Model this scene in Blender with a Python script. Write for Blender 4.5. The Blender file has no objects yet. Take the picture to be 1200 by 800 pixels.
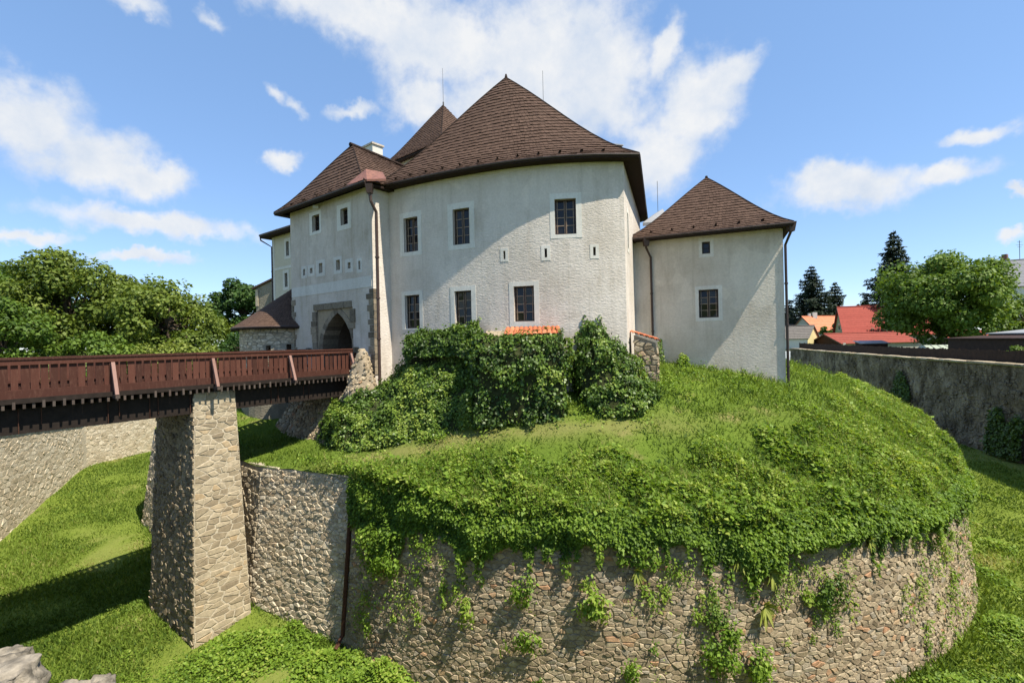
import bpy, bmesh, math, random
import numpy as np
from mathutils import Vector, Matrix

random.seed(11)
rng = np.random.default_rng(11)
SC = bpy.context.scene
COL = SC.collection

# ------------------------------------------------------------------ camera, sky, sun, exposure
EYE = 1.42
cam_d = bpy.data.cameras.new("camera")
cam = bpy.data.objects.new("camera", cam_d)
COL.objects.link(cam)
SC.camera = cam
cam_d.sensor_width = 36.0
cam_d.lens = 16.8
cam_d.clip_start = 0.05
cam_d.clip_end = 9000.0
ROLL = math.radians(1.3)
cam.matrix_world = Matrix.Translation((0, 0, EYE)) @ Matrix((
    (math.cos(ROLL), math.sin(ROLL), 0, 0),
    (0, 0, -1, 0),
    (-math.sin(ROLL), math.cos(ROLL), 0, 0),
    (0, 0, 0, 1)))

SC.view_settings.view_transform = 'Standard'
SC.view_settings.look = 'None'
SC.view_settings.exposure = 0.9
SC.view_settings.gamma = 1.0
SC.render.engine = 'CYCLES'
SC.cycles.max_bounces = 6
SC.cycles.diffuse_bounces = 3
SC.cycles.glossy_bounces = 2
SC.cycles.transmission_bounces = 2
SC.cycles.transparent_max_bounces = 4
SC.cycles.use_denoising = True

SUN_AZ = math.radians(-34.0)          # from +X, counter-clockwise
SUN_EL = math.radians(59.0)
SUN_DIR = Vector((math.cos(SUN_AZ) * math.cos(SUN_EL), math.sin(SUN_AZ) * math.cos(SUN_EL), math.sin(SUN_EL)))
sun_d = bpy.data.lights.new("sun", 'SUN')
sun_d.energy = 4.6
sun_d.angle = math.radians(0.5)
sun_d.color = (1.0, 0.925, 0.78)
sun = bpy.data.objects.new("sun", sun_d)
COL.objects.link(sun)
sun.rotation_euler = SUN_DIR.to_track_quat('Z', 'Y').to_euler()
sun.location = (30, -20, 60)

world = bpy.data.worlds.new("World")
SC.world = world
world.use_nodes = True


class NT:
    """small helper round a node tree"""
    def __init__(self, tree):
        self.t = tree
        self.n = tree.nodes
        self.l = tree.links

    def add(self, typ, **kw):
        nd = self.n.new(typ)
        for k, v in kw.items():
            setattr(nd, k, v)
        return nd

    def put(self, sock, v):
        if isinstance(v, bpy.types.NodeSocket):
            self.l.new(v, sock)
        else:
            sock.default_value = v

    def math(self, op, a, b=None, c=None, clamp=False):
        nd = self.add('ShaderNodeMath', operation=op, use_clamp=clamp)
        for i, v in enumerate((a, b, c)):
            if v is not None:
                self.put(nd.inputs[i], v)
        return nd.outputs[0]

    def maprange(self, v, a, b, c=0.0, d=1.0, smooth=False):
        nd = self.add('ShaderNodeMapRange', interpolation_type='SMOOTHSTEP' if smooth else 'LINEAR')
        for i, x in enumerate((v, a, b, c, d)):
            self.put(nd.inputs[i], x)
        return nd.outputs[0]

    def noise(self, vec, scale, detail=4.0, rough=0.55, dist=0.0):
        nd = self.add('ShaderNodeTexNoise')
        if vec is not None:
            self.put(nd.inputs['Vector'], vec)
        nd.inputs['Scale'].default_value = scale
        nd.inputs['Detail'].default_value = detail
        nd.inputs['Roughness'].default_value = rough
        nd.inputs['Distortion'].default_value = dist
        return nd

    def mix(self, f, a, b, blend='MIX'):
        nd = self.add('ShaderNodeMix', data_type='RGBA', blend_type=blend)
        self.put(nd.inputs[0], f)
        self.put(nd.inputs[6], a)
        self.put(nd.inputs[7], b)
        return nd.outputs[2]

    def ramp(self, f, stops, interp='LINEAR'):
        nd = self.add('ShaderNodeValToRGB')
        cr = nd.color_ramp
        cr.interpolation = interp
        while len(cr.elements) < len(stops):
            cr.elements.new(0.5)
        for e, (p, c) in zip(cr.elements, stops):
            e.position = p
            e.color = (*c, 1.0)
        self.put(nd.inputs[0], f)
        return nd.outputs[0]


def build_world():
    w = NT(world.node_tree)
    w.n.clear()
    out = w.add('ShaderNodeOutputWorld')
    sky = w.add('ShaderNodeTexSky', sky_type='NISHITA')
    sky.sun_disc = False
    sky.sun_elevation = SUN_EL
    sky.sun_rotation = math.radians(90.0) - SUN_AZ
    sky.altitude = 1800.0
    sky.air_density = 1.0
    sky.dust_density = 0.2
    sky.ozone_density = 1.1
    bg = w.add('ShaderNodeBackground')
    # flat blue mixed in evens the sky out from its top to the horizon
    w.l.new(w.mix(0.5, sky.outputs[0], (0.98, 1.88, 3.5, 1)), bg.inputs[0])
    bg.inputs[1].default_value = 0.135
    tc = w.add('ShaderNodeTexCoord').outputs['Generated']
    sep = w.add('ShaderNodeSeparateXYZ')
    w.l.new(tc, sep.inputs[0])
    az = w.math('ARCTAN2', sep.outputs[0], sep.outputs[1])
    el = w.math('ARCSINE', sep.outputs[2])
    comb = w.add('ShaderNodeCombineXYZ')
    w.l.new(az, comb.inputs[0])
    w.l.new(el, comb.inputs[1])
    # wispy warp, stretched along the wind
    n1 = w.noise(tc, 7.0, 5.0, 0.6)
    n2 = w.noise(tc, 26.0, 4.0, 0.6)
    def centred(nd, amp):
        v = w.add('ShaderNodeVectorMath', operation='SUBTRACT')
        w.l.new(nd.outputs['Color'], v.inputs[0])
        v.inputs[1].default_value = (0.5, 0.5, 0.5)
        s = w.add('ShaderNodeVectorMath', operation='SCALE')
        w.l.new(v.outputs[0], s.inputs[0])
        s.inputs['Scale'].default_value = amp
        return s.outputs[0]
    a1 = w.add('ShaderNodeVectorMath', operation='ADD')
    w.l.new(comb.outputs[0], a1.inputs[0])
    w.l.new(centred(n1, 0.085), a1.inputs[1])
    a2 = w.add('ShaderNodeVectorMath', operation='ADD')
    w.l.new(a1.outputs[0], a2.inputs[0])
    w.l.new(centred(n2, 0.035), a2.inputs[1])
    p = a2.outputs[0]
    # azimuth, elevation, half length, half height, tilt of each cloud bank
    banks = [(-0.79, 0.335, 0.081, 0.055, 0.241, -0.02), (-0.709, 0.301, 0.08, 0.052, -0.008, -0.02), (-0.639, 0.275, 0.07, 0.028, -0.004),
             (-0.704, 0.28, 0.122, 0.036, -0.077), (-0.628, 0.21, 0.151, 0.025, -0.019), (-0.658, 0.154, 0.073, 0.012, 0.04),
             (-0.783, 0.171, 0.052, 0.013, 0.131), (-0.435, 0.342, 0.045, 0.02, 0.117, 0.15), (-0.451, 0.447, 0.045, 0.022, -0.451, 0.5),
             (-0.41, 0.431, 0.04, 0.022, -0.566, 0.5), (-0.309, 0.434, 0.08, 0.018, 0.206, 0.3), (-0.329, 0.588, 0.212, 0.052, -0.106),
             (-0.128, 0.557, 0.264, 0.085, -0.147), (0.085, 0.543, 0.207, 0.115, -0.1), (0.029, 0.449, 0.21, 0.085, -0.071),
             (0.189, 0.488, 0.126, 0.125, -0.123), (-0.183, 0.46, 0.07, 0.058, 0.041), (0.303, 0.353, 0.102, 0.081, 0.455),
             (0.376, 0.422, 0.099, 0.078, 0.496), (0.43, 0.459, 0.073, 0.032, 0.188), (0.323, 0.517, 0.033, 0.052, -0.435),
             (0.625, 0.24, 0.122, 0.04, -0.084), (0.583, 0.269, 0.05, 0.032, -0.198), (0.738, 0.238, 0.07, 0.026, -0.11),
             (0.781, 0.29, 0.049, 0.017, -0.081), (0.809, 0.136, 0.023, 0.011, 0.076), (-0.656, 0.515, 0.07, 0.022, 0.04, 0.45),
             (-0.55, 0.536, 0.05, 0.022, -0.261, 0.5), (0.822, 0.202, 0.015, 0.012, -0.24),
             # banks outside this view, of the same kind
             (-1.35, 0.42, 0.22, 0.07, 0.1), (-1.9, 0.3, 0.25, 0.06, 0.0), (-2.6, 0.5, 0.25, 0.09, 0.1), (2.9, 0.28, 0.2, 0.05, 0.0),
             (1.35, 0.4, 0.2, 0.07, -0.1), (1.9, 0.25, 0.25, 0.05, 0.0), (2.4, 0.55, 0.25, 0.1, -0.1), (0.2, 0.9, 0.25, 0.1, 0.0), (-0.9, 0.8, 0.25, 0.09, 0.0)]
    d = None
    for (ca, ce, ha, hb, rot, *faint) in banks:
        mp = w.add('ShaderNodeMapping', vector_type='TEXTURE')
        w.l.new(p, mp.inputs[0])
        mp.inputs[1].default_value = (ca, ce, 0)
        mp.inputs[2].default_value = (0, 0, rot)
        mp.inputs[3].default_value = (ha, hb, 50.0)
        ln = w.add('ShaderNodeVectorMath', operation='LENGTH')
        w.l.new(mp.outputs[0], ln.inputs[0])
        lv = w.math('ADD', ln.outputs[1], faint[0]) if faint else ln.outputs[1]
        d = lv if d is None else w.math('SMOOTH_MIN', d, lv, 0.25)
    n3 = w.noise(tc, 20.0, 9.0, 0.58, 0.0)
    edge = w.math('MULTIPLY_ADD', n3.outputs['Fac'], 1.15, -0.575)
    dens = w.math('SUBTRACT', 1.05, w.math('ADD', d, edge))
    dens = w.maprange(dens, -0.15, 0.66, 0.0, 0.96, True)
    n4 = w.noise(tc, 11.0, 7.0, 0.62)
    ccol = w.ramp(n4.outputs['Fac'], [(0.32, (0.74, 0.82, 0.94)), (0.62, (0.98, 0.99, 1.0))])
    bg2 = w.add('ShaderNodeBackground')
    w.l.new(ccol, bg2.inputs[0])
    bg2.inputs[1].default_value = 0.50
    mx = w.add('ShaderNodeMixShader')
    w.l.new(dens, mx.inputs[0])
    w.l.new(bg.outputs[0], mx.inputs[1])
    w.l.new(bg2.outputs[0], mx.inputs[2])
    w.l.new(mx.outputs[0], out.inputs[0])


build_world()

# ------------------------------------------------------------------ materials


def new_mat(name):
    m = bpy.data.materials.new(name)
    m.use_nodes = True
    t = NT(m.node_tree)
    t.n.clear()
    out = t.add('ShaderNodeOutputMaterial')
    b = t.add('ShaderNodeBsdfPrincipled')
    t.l.new(b.outputs[0], out.inputs[0])
    b.inputs['Specular IOR Level'].default_value = 0.25
    return m, t, b, out


def bump(t, b, height, strength, dist):
    nd = t.add('ShaderNodeBump')
    nd.inputs['Strength'].default_value = strength
    nd.inputs['Distance'].default_value = dist
    t.l.new(height, nd.inputs['Height'])
    t.l.new(nd.outputs[0], b.inputs['Normal'])
    return nd


def objpos(t, scale=(1, 1, 1)):
    g = t.add('ShaderNodeNewGeometry').outputs['Position']
    if scale == (1, 1, 1):
        return g
    mp = t.add('ShaderNodeMapping')
    t.l.new(g, mp.inputs[0])
    mp.inputs[3].default_value = scale
    return mp.outputs[0]


def tint_attr(t):
    a = t.add('ShaderNodeAttribute')
    a.attribute_name = 'tint'
    return a.outputs['Fac']


def piece_mat(name, stops, rough=0.9, nscale=9.0, namt=0.35, bstr=0.5, bdist=0.02, bscale=18.0, spec=0.2):
    """pieces that differ one from the next: 'tint' picks the piece's own colour"""
    m, t, b, _ = new_mat(name)
    c = t.ramp(tint_attr(t), stops)
    pos = objpos(t)
    n = t.noise(pos, nscale, 6.0, 0.65)
    dark = t.maprange(n.outputs['Fac'], 0.3, 0.7, 1.0 - namt, 1.0 + namt * 0.6)
    v = t.add('ShaderNodeVectorMath', operation='SCALE')
    t.l.new(c, v.inputs[0])
    t.l.new(dark, v.inputs['Scale'])
    t.l.new(v.outputs[0], b.inputs['Base Color'])
    b.inputs['Roughness'].default_value = rough
    b.inputs['Specular IOR Level'].default_value = spec
    n2 = t.noise(pos, bscale, 6.0, 0.7)
    bump(t, b, n2.outputs['Fac'], bstr, bdist)
    return m


def plain_mat(name, col, rough=0.7, spec=0.3, namt=0.15, nscale=6.0, metal=0.0, bstr=0.0):
    m, t, b, _ = new_mat(name)
    n = t.noise(objpos(t), nscale, 5.0, 0.6)
    f = t.maprange(n.outputs['Fac'], 0.3, 0.7, 1.0 - namt, 1.0 + namt)
    v = t.add('ShaderNodeVectorMath', operation='SCALE')
    v.inputs[0].default_value = col
    t.l.new(f, v.inputs['Scale'])
    t.l.new(v.outputs[0], b.inputs['Base Color'])
    b.inputs['Roughness'].default_value = rough
    b.inputs['Specular IOR Level'].default_value = spec
    b.inputs['Metallic'].default_value = metal
    if bstr:
        bump(t, b, n.outputs['Fac'], bstr, 0.02)
    return m


def plaster_mat(name, col, stain, amount=0.5, bstr=0.6, bdist=0.05):
    m, t, b, _ = new_mat(name)
    pos = objpos(t)
    big = t.noise(pos, 0.45, 6.0, 0.65)
    streak = t.noise(objpos(t, (1.8, 1.8, 0.22)), 1.6, 5.0, 0.65)
    fine = t.noise(pos, 11.0, 6.0, 0.7)
    f = t.math('MULTIPLY', t.maprange(big.outputs['Fac'], 0.42, 0.72), amount)
    g = t.math('MULTIPLY', t.maprange(streak.outputs['Fac'], 0.5, 0.78), amount * 0.8)
    f = t.math('ADD', f, g, clamp=True)
    c = t.mix(f, (*col, 1), (*stain, 1))
    # patched repairs with a shape of their own, and fine water runs
    pn = t.noise(pos, 0.55, 3.0, 0.5, 0.6)
    c = t.mix(t.math('MULTIPLY', t.maprange(pn.outputs['Fac'], 0.60, 0.625), 0.45), c, (min(1, col[0] * 1.13), min(1, col[1] * 1.12), min(1, col[2] * 1.1), 1))
    rn = t.noise(objpos(t, (3.2, 3.2, 0.12)), 1.3, 4.0, 0.6)
    c = t.mix(t.math('MULTIPLY', t.maprange(rn.outputs['Fac'], 0.60, 0.72), 0.45 * amount), c, (stain[0] * 0.8, stain[1] * 0.8, stain[2] * 0.78, 1))
    h = t.maprange(fine.outputs['Fac'], 0.25, 0.75, 0.86, 1.1)
    v = t.add('ShaderNodeVectorMath', operation='SCALE')
    t.l.new(c, v.inputs[0])
    t.l.new(h, v.inputs['Scale'])
    t.l.new(v.outputs[0], b.inputs['Base Color'])
    b.inputs['Roughness'].default_value = 0.95
    b.inputs['Specular IOR Level'].default_value = 0.1
    trowel = t.noise(objpos(t, (1.5, 1.5, 3.2)), 4.6, 6.0, 0.62, 0.3)
    s = t.math('MULTIPLY_ADD', fine.outputs['Fac'], 0.25, t.math('MULTIPLY', trowel.outputs['Fac'], 1.0))
    bump(t, b, s, bstr, bdist)
    return m


def leaf_mat(name, stops, trans=0.35, rough=0.55, spec=0.25):
    m = bpy.data.materials.new(name)
    m.use_nodes = True
    t = NT(m.node_tree)
    t.n.clear()
    out = t.add('ShaderNodeOutputMaterial')
    b = t.add('ShaderNodeBsdfPrincipled')
    b.inputs['Roughness'].default_value = rough
    b.inputs['Specular IOR Level'].default_value = spec
    c = t.ramp(tint_attr(t), stops)
    t.l.new(c, b.inputs['Base Color'])
    tr = t.add('ShaderNodeBsdfTranslucent')
    yl = t.mix(1.0, c, (1.25, 1.2, 0.55, 1), 'MULTIPLY')
    t.l.new(yl, tr.inputs[0])
    mx = t.add('ShaderNodeMixShader')
    mx.inputs[0].default_value = trans
    t.l.new(b.outputs[0], mx.inputs[1])
    t.l.new(tr.outputs[0], mx.inputs[2])
    t.l.new(mx.outputs[0], out.inputs[0])
    return m


def ground_mat(name, stops, scale=0.5, dry=None, dryscale=0.23, drylo=0.56, bstr=0.8, worn=False):
    m, t, b, _ = new_mat(name)
    pos = objpos(t)
    n = t.noise(pos, scale, 8.0, 0.7)
    f = t.noise(pos, 7.0, 6.0, 0.75)
    c = t.ramp(t.math('MULTIPLY_ADD', f.outputs['Fac'], 0.5, t.math('MULTIPLY', n.outputs['Fac'], 0.5)), stops)
    if dry:
        d = t.noise(pos, dryscale, 6.0, 0.65)
        k = t.maprange(d.outputs['Fac'], drylo, drylo + 0.14, 0.0, 0.85)
        if worn:
            k = t.math('ADD', k, tint_attr(t), clamp=True)
        c = t.mix(k, c, (*dry, 1))
    t.l.new(c, b.inputs['Base Color'])
    b.inputs['Roughness'].default_value = 1.0
    b.inputs['Specular IOR Level'].default_value = 0.05
    bump(t, b, f.outputs['Fac'], bstr, 0.08)
    return m


M = {}
M['plaster'] = plaster_mat('old_white_plaster', (0.63, 0.567, 0.50), (0.46, 0.40, 0.33), 0.75, 0.5, 0.06)
M['plaster_gate'] = plaster_mat('grey_gate_plaster', (0.565, 0.505, 0.445), (0.38, 0.32, 0.25), 0.8, 0.4, 0.05)
M['plaster_house'] = plaster_mat('cream_house_plaster', (0.63, 0.567, 0.48), (0.47, 0.405, 0.32), 0.8, 0.4, 0.05)
M['plaster_wing'] = plaster_mat('pale_wing_plaster', (0.58, 0.53, 0.42), (0.45, 0.40, 0.30), 0.5, 0.25, 0.03)
M['limewash'] = plaster_mat('white_limewash', (0.68, 0.65, 0.59), (0.54, 0.51, 0.44), 0.7, 0.2, 0.02)
M['band'] = plaster_mat('pale_band_plaster', (0.60, 0.575, 0.53), (0.48, 0.45, 0.40), 0.7, 0.2, 0.02)
M['wood_dark'] = plain_mat('dark_brown_window_wood', (0.05, 0.032, 0.024), 0.6, 0.3, 0.3)
M['wood_light'] = plain_mat('weathered_window_bar', (0.30, 0.215, 0.15), 0.6, 0.3, 0.25)
m_, t_, b_, _o = new_mat('dark_window_glass')
b_.inputs['Base Color'].default_value = (0.012, 0.012, 0.013, 1)
b_.inputs['Roughness'].default_value = 0.06
b_.inputs['Specular IOR Level'].default_value = 0.32
nn = t_.noise(objpos(t_), 1.7, 2.0, 0.5)
bump(t_, b_, nn.outputs['Fac'], 0.15, 0.05)
M['glass'] = m_
M['void'] = plain_mat('dark_opening_shade', (0.10, 0.075, 0.055), 0.9, 0.1, 0.3)  # dark colour paints the shade inside passage, slits and loopholes
M['door'] = plain_mat('dark_oak_gate', (0.035, 0.02, 0.014), 0.7, 0.2, 0.35)
SHINGLE = [(0.0, (0.05, 0.031, 0.022)), (0.35, (0.082, 0.05, 0.036)), (0.75, (0.118, 0.073, 0.053)), (1.0, (0.165, 0.108, 0.08))]
M['shingle'] = piece_mat('brown_wooden_shingle', SHINGLE, 0.85, 14.0, 0.3, 0.35, 0.01, 45.0, 0.15)
M['under'] = plain_mat('tarred_roof_boarding', (0.03, 0.02, 0.016), 0.9, 0.1, 0.2)
M['metal_dark'] = plain_mat('dark_brown_gutter_metal', (0.045, 0.028, 0.022), 0.5, 0.4, 0.25)
M['copper'] = plain_mat('red_brown_copper', (0.20, 0.085, 0.055), 0.5, 0.4, 0.35)
M['pipe'] = plain_mat('brown_copper_pipe', (0.055, 0.033, 0.026), 0.55, 0.35, 0.3)
M['rust'] = plain_mat('rusty_iron_pipe', (0.075, 0.032, 0.019), 0.85, 0.2, 0.4, 14.0)
M['zinc'] = plain_mat('pale_zinc_sheet', (0.26, 0.265, 0.275), 0.5, 0.5, 0.15)
M['iron'] = plain_mat('thin_grey_iron', (0.10, 0.10, 0.10), 0.6, 0.4, 0.2)
RUBBLE = [(0.0, (0.20, 0.155, 0.10)), (0.25, (0.305, 0.24, 0.155)), (0.5, (0.37, 0.295, 0.195)), (0.76, (0.43, 0.35, 0.235)), (0.90, (0.30, 0.26, 0.20)), (0.96, (0.38, 0.27, 0.16)), (1.0, (0.40, 0.22, 0.125))]
M['rubble'] = piece_mat('warm_rubble_stone', RUBBLE, 0.92, 8.0, 0.4, 0.7, 0.03, 22.0)
PALE = [(0.0, (0.34, 0.275, 0.185)), (0.4, (0.50, 0.415, 0.29)), (0.8, (0.61, 0.53, 0.40)), (1.0, (0.48, 0.36, 0.235))]
M['pale_stone'] = piece_mat('pale_limed_stone', PALE, 0.92, 7.0, 0.38, 0.7, 0.03, 20.0)
PIER = [(0.0, (0.24, 0.19, 0.125)), (0.4, (0.33, 0.27, 0.18)), (0.8, (0.39, 0.325, 0.225)), (1.0, (0.38, 0.28, 0.165))]
M['pier_stone'] = piece_mat('dressed_pier_stone', PIER, 0.9, 6.0, 0.3, 0.6, 0.025, 24.0)
M['mortar'] = plaster_mat('sandy_wall_mortar', (0.34, 0.275, 0.19), (0.24, 0.19, 0.13), 0.6, 0.8, 0.06)
M['mortar_pale'] = plaster_mat('pale_lime_mortar', (0.46, 0.40, 0.30), (0.33, 0.28, 0.20), 0.5, 0.7, 0.05)
QUOIN = [(0.0, (0.13, 0.105, 0.075)), (0.5, (0.20, 0.165, 0.12)), (1.0, (0.30, 0.245, 0.175))]
M['quoin'] = piece_mat('grey_dressed_granite', QUOIN, 0.9, 9.0, 0.35, 0.5, 0.02, 26.0)
M['gablestone'] = plaster_mat('grey_rubble_render', (0.30, 0.27, 0.21), (0.17, 0.15, 0.115), 0.7, 0.9, 0.08)
BRIDGE = [(0.0, (0.045, 0.0155, 0.0095)), (0.5, (0.070, 0.0235, 0.0145)), (1.0, (0.10, 0.036, 0.023))]


def bridge_wood(name, stops):
    m, t, b, _ = new_mat(name)
    oi = t.add('ShaderNodeObjectInfo')
    c = t.ramp(oi.outputs['Random'], stops)
    n = t.noise(objpos(t, (9, 9, 2.0)), 2.0, 6.0, 0.7)
    c = t.mix(t.maprange(n.outputs['Fac'], 0.50, 0.78, 0.0, 0.55), c, (0.15, 0.075, 0.05, 1))
    t.l.new(c, b.inputs['Base Color'])
    b.inputs['Roughness'].default_value = 0.75
    bump(t, b, n.outputs['Fac'], 0.25, 0.01)
    return m


M['bridge'] = bridge_wood('red_brown_bridge_wood', BRIDGE)
M['bridge_pale'] = bridge_wood('sunlit_brace_wood', [(0.0, (0.20, 0.11, 0.085)), (1.0, (0.27, 0.16, 0.13))])  # paler than the rails: sunlight on the braces put into the colour
M['joist'] = bridge_wood('grey_joist_wood', [(0.0, (0.035, 0.026, 0.021)), (1.0, (0.09, 0.07, 0.058))])
M['girder'] = plain_mat('black_tarred_timber', (0.02, 0.014, 0.011), 0.8, 0.2, 0.3)
M['orange_tile'] = piece_mat('orange_clay_tile', [(0.0, (0.36, 0.10, 0.045)), (0.6, (0.48, 0.15, 0.065)), (1.0, (0.55, 0.23, 0.12))], 0.8, 12.0, 0.3, 0.3, 0.01, 30.0)
M['red_roof'] = piece_mat('bright_red_roof_tile', [(0.0, (0.30, 0.055, 0.038)), (1.0, (0.37, 0.08, 0.055))], 0.75, 2.0, 0.15, 0.2, 0.02, 8.0)
M['redbrown_roof'] = piece_mat('red_brown_roof_sheet', [(0.0, (0.22, 0.05, 0.035)), (1.0, (0.27, 0.065, 0.045))], 0.75, 2.0, 0.2, 0.2, 0.02, 8.0)
M['orange_roof'] = piece_mat('salmon_roof_tile', [(0.0, (0.50, 0.17, 0.085)), (1.0, (0.60, 0.24, 0.13))], 0.8, 2.0, 0.2, 0.2, 0.02, 8.0)
M['grey_roof'] = piece_mat('grey_slate_roof', [(0.0, (0.13, 0.115, 0.10)), (1.0, (0.19, 0.17, 0.15))], 0.85, 3.0, 0.25, 0.2, 0.02, 8.0)
M['blue_roof'] = piece_mat('blue_grey_slate_roof', [(0.0, (0.20, 0.20, 0.21)), (1.0, (0.25, 0.25, 0.26))], 0.85, 3.0, 0.2, 0.2, 0.02, 8.0)
M['white_wall'] = plain_mat('white_house_wall', (0.66, 0.64, 0.60), 0.9, 0.1, 0.08)
M['cream_wall'] = plain_mat('yellow_house_wall', (0.60, 0.50, 0.26), 0.9, 0.1, 0.1)
M['grey_wall'] = plain_mat('grey_house_wall', (0.42, 0.41, 0.38), 0.9, 0.1, 0.12)
M['olive_wall'] = plain_mat('olive_gable_wall', (0.34, 0.32, 0.18), 0.9, 0.1, 0.1)
M['fence'] = plain_mat('dark_brown_fence_wood', (0.030, 0.018, 0.012), 0.8, 0.2, 0.35, 3.0)
M['shed'] = plain_mat('dark_shed_boards', (0.04, 0.022, 0.017), 0.8, 0.2, 0.35, 3.0)
m_, t_, b_, _o = new_mat('milky_greenhouse_sheet')
b_.inputs['Base Color'].default_value = (0.33, 0.37, 0.29, 1)
b_.inputs['Roughness'].default_value = 0.4
M['greenhouse'] = m_
M['bark'] = plain_mat('grey_brown_bark', (0.085, 0.065, 0.048), 0.95, 0.1, 0.4, 9.0, 0.0, 0.8)
M['floor_grass'] = ground_mat('moat_turf', [(0.25, (0.068, 0.10, 0.016)), (0.5, (0.135, 0.18, 0.028)), (0.75, (0.20, 0.235, 0.05))], 0.5, (0.27, 0.235, 0.105), 0.23, 0.66, 0.8, True)
M['mound_grass'] = ground_mat('mound_turf', [(0.25, (0.05, 0.08, 0.012)), (0.5, (0.10, 0.15, 0.021)), (0.75, (0.165, 0.205, 0.038))], 0.6, (0.26, 0.205, 0.095), 0.33, 0.56, 0.8, True)
M['town_ground'] = ground_mat('outer_meadow', [(0.25, (0.06, 0.08, 0.02)), (0.5, (0.10, 0.14, 0.03)), (0.75, (0.16, 0.17, 0.06))], 0.2, (0.20, 0.17, 0.10), 0.1, 0.55)
GRASS = [(0.0, (0.065, 0.115, 0.016)), (0.4, (0.138, 0.205, 0.028)), (0.8, (0.20, 0.275, 0.046)), (1.0, (0.33, 0.31, 0.115))]
M['blade'] = leaf_mat('grass_blade', GRASS, 0.35, 0.6, 0.15)
COVER = [(0.0, (0.045, 0.095, 0.013)), (0.4, (0.14, 0.235, 0.025)), (0.8, (0.22, 0.33, 0.04)), (1.0, (0.34, 0.41, 0.08))]
M['cover'] = leaf_mat('ground_cover_leaf', COVER, 0.4)
IVY = [(0.0, (0.032, 0.06, 0.011)), (0.45, (0.08, 0.145, 0.019)), (0.8, (0.145, 0.225, 0.03)), (1.0, (0.25, 0.32, 0.055))]
M['ivy'] = leaf_mat('ivy_leaf', IVY, 0.25, 0.45, 0.35)
LIME = [(0.0, (0.055, 0.09, 0.013)), (0.5, (0.12, 0.168, 0.024)), (0.85, (0.19, 0.235, 0.04)), (1.0, (0.25, 0.285, 0.065))]
M['lime_leaf'] = leaf_mat('lime_tree_leaf', LIME, 0.3)
DEEP = [(0.0, (0.02, 0.05, 0.010)), (0.5, (0.045, 0.095, 0.018)), (1.0, (0.085, 0.145, 0.03))]
M['deep_leaf'] = leaf_mat('dark_green_leaf', DEEP, 0.25)
WALN = [(0.0, (0.045, 0.085, 0.012)), (0.5, (0.105, 0.175, 0.022)), (1.0, (0.19, 0.265, 0.043))]
M['walnut_leaf'] = leaf_mat('walnut_leaf', WALN, 0.3)
NEED = [(0.0, (0.010, 0.022, 0.012)), (0.6, (0.024, 0.042, 0.022)), (1.0, (0.05, 0.07, 0.035))]
M['needle'] = leaf_mat('spruce_needle', NEED, 0.1)
M['blue_needle'] = leaf_mat('blue_spruce_needle', [(0.0, (0.02, 0.035, 0.025)), (0.6, (0.045, 0.065, 0.045)), (1.0, (0.08, 0.10, 0.07))], 0.1)
YELL = [(0.0, (0.16, 0.20, 0.035)), (0.5, (0.27, 0.31, 0.06)), (1.0, (0.42, 0.40, 0.12))]
M['mullein'] = leaf_mat('pale_mullein_leaf', YELL, 0.3)
M['core'] = plain_mat('dark_ivy_inside', (0.035, 0.040, 0.016), 1.0, 0.05, 0.4, 5.0)  # dark colour paints the shaded inside of the ivy
M['rock'] = piece_mat('pale_granite_boulder', [(0.0, (0.21, 0.18, 0.135)), (1.0, (0.28, 0.24, 0.185))], 0.9, 9.0, 0.8, 0.8, 0.03, 16.0)
m_, t_, b_, _o = new_mat('weathered_dark_rubble_wall')
pos_ = objpos(t_)
na = t_.noise(pos_, 0.6, 8.0, 0.75)
nb = t_.noise(objpos(t_, (1.0, 1.0, 0.3)), 0.8, 6.0, 0.7)
nc = t_.noise(pos_, 5.0, 6.0, 0.75)
c_ = t_.ramp(na.outputs['Fac'], [(0.36, (0.10, 0.087, 0.061)), (0.5, (0.235, 0.203, 0.147)), (0.64, (0.38, 0.335, 0.25))])
c_ = t_.mix(t_.maprange(nb.outputs['Fac'], 0.47, 0.62, 0.0, 0.8), c_, (0.07, 0.058, 0.040, 1))
c_ = t_.mix(t_.maprange(nc.outputs['Fac'], 0.55, 0.75, 0.0, 0.5), c_, (0.28, 0.255, 0.20, 1))
t_.l.new(c_, b_.inputs['Base Color'])
b_.inputs['Roughness'].default_value = 1.0
b_.inputs['Specular IOR Level'].default_value = 0.05
bump(t_, b_, nc.outputs['Fac'], 1.0, 0.25)
M['dark_wall'] = m_

# ------------------------------------------------------------------ object helpers


def tag(o, label=None, cat=None, group=None, kind=None):
    if label:
        o['label'] = label
    if cat:
        o['category'] = cat
    if group:
        o['group'] = group
    if kind:
        o['kind'] = kind
    return o


def thing(name, label, cat, loc=(0, 0, 0), group=None, rotz=0.0):
    o = bpy.data.objects.new(name, None)
    COL.objects.link(o)
    o.empty_display_size = 0.3
    o.location = loc
    o.rotation_euler = (0, 0, rotz)
    return tag(o, label, cat, group)


def link(name, me, parent=None, local=False):
    o = bpy.data.objects.new(name, me)
    COL.objects.link(o)
    if parent is not None:
        o.parent = parent
        if not local:
            top = parent
            if top.type == 'EMPTY':
                R = Matrix.Rotation(top.rotation_euler.z, 4, 'Z')
                o.matrix_parent_inverse = (Matrix.Translation(top.location) @ R).inverted()
    return o


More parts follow.
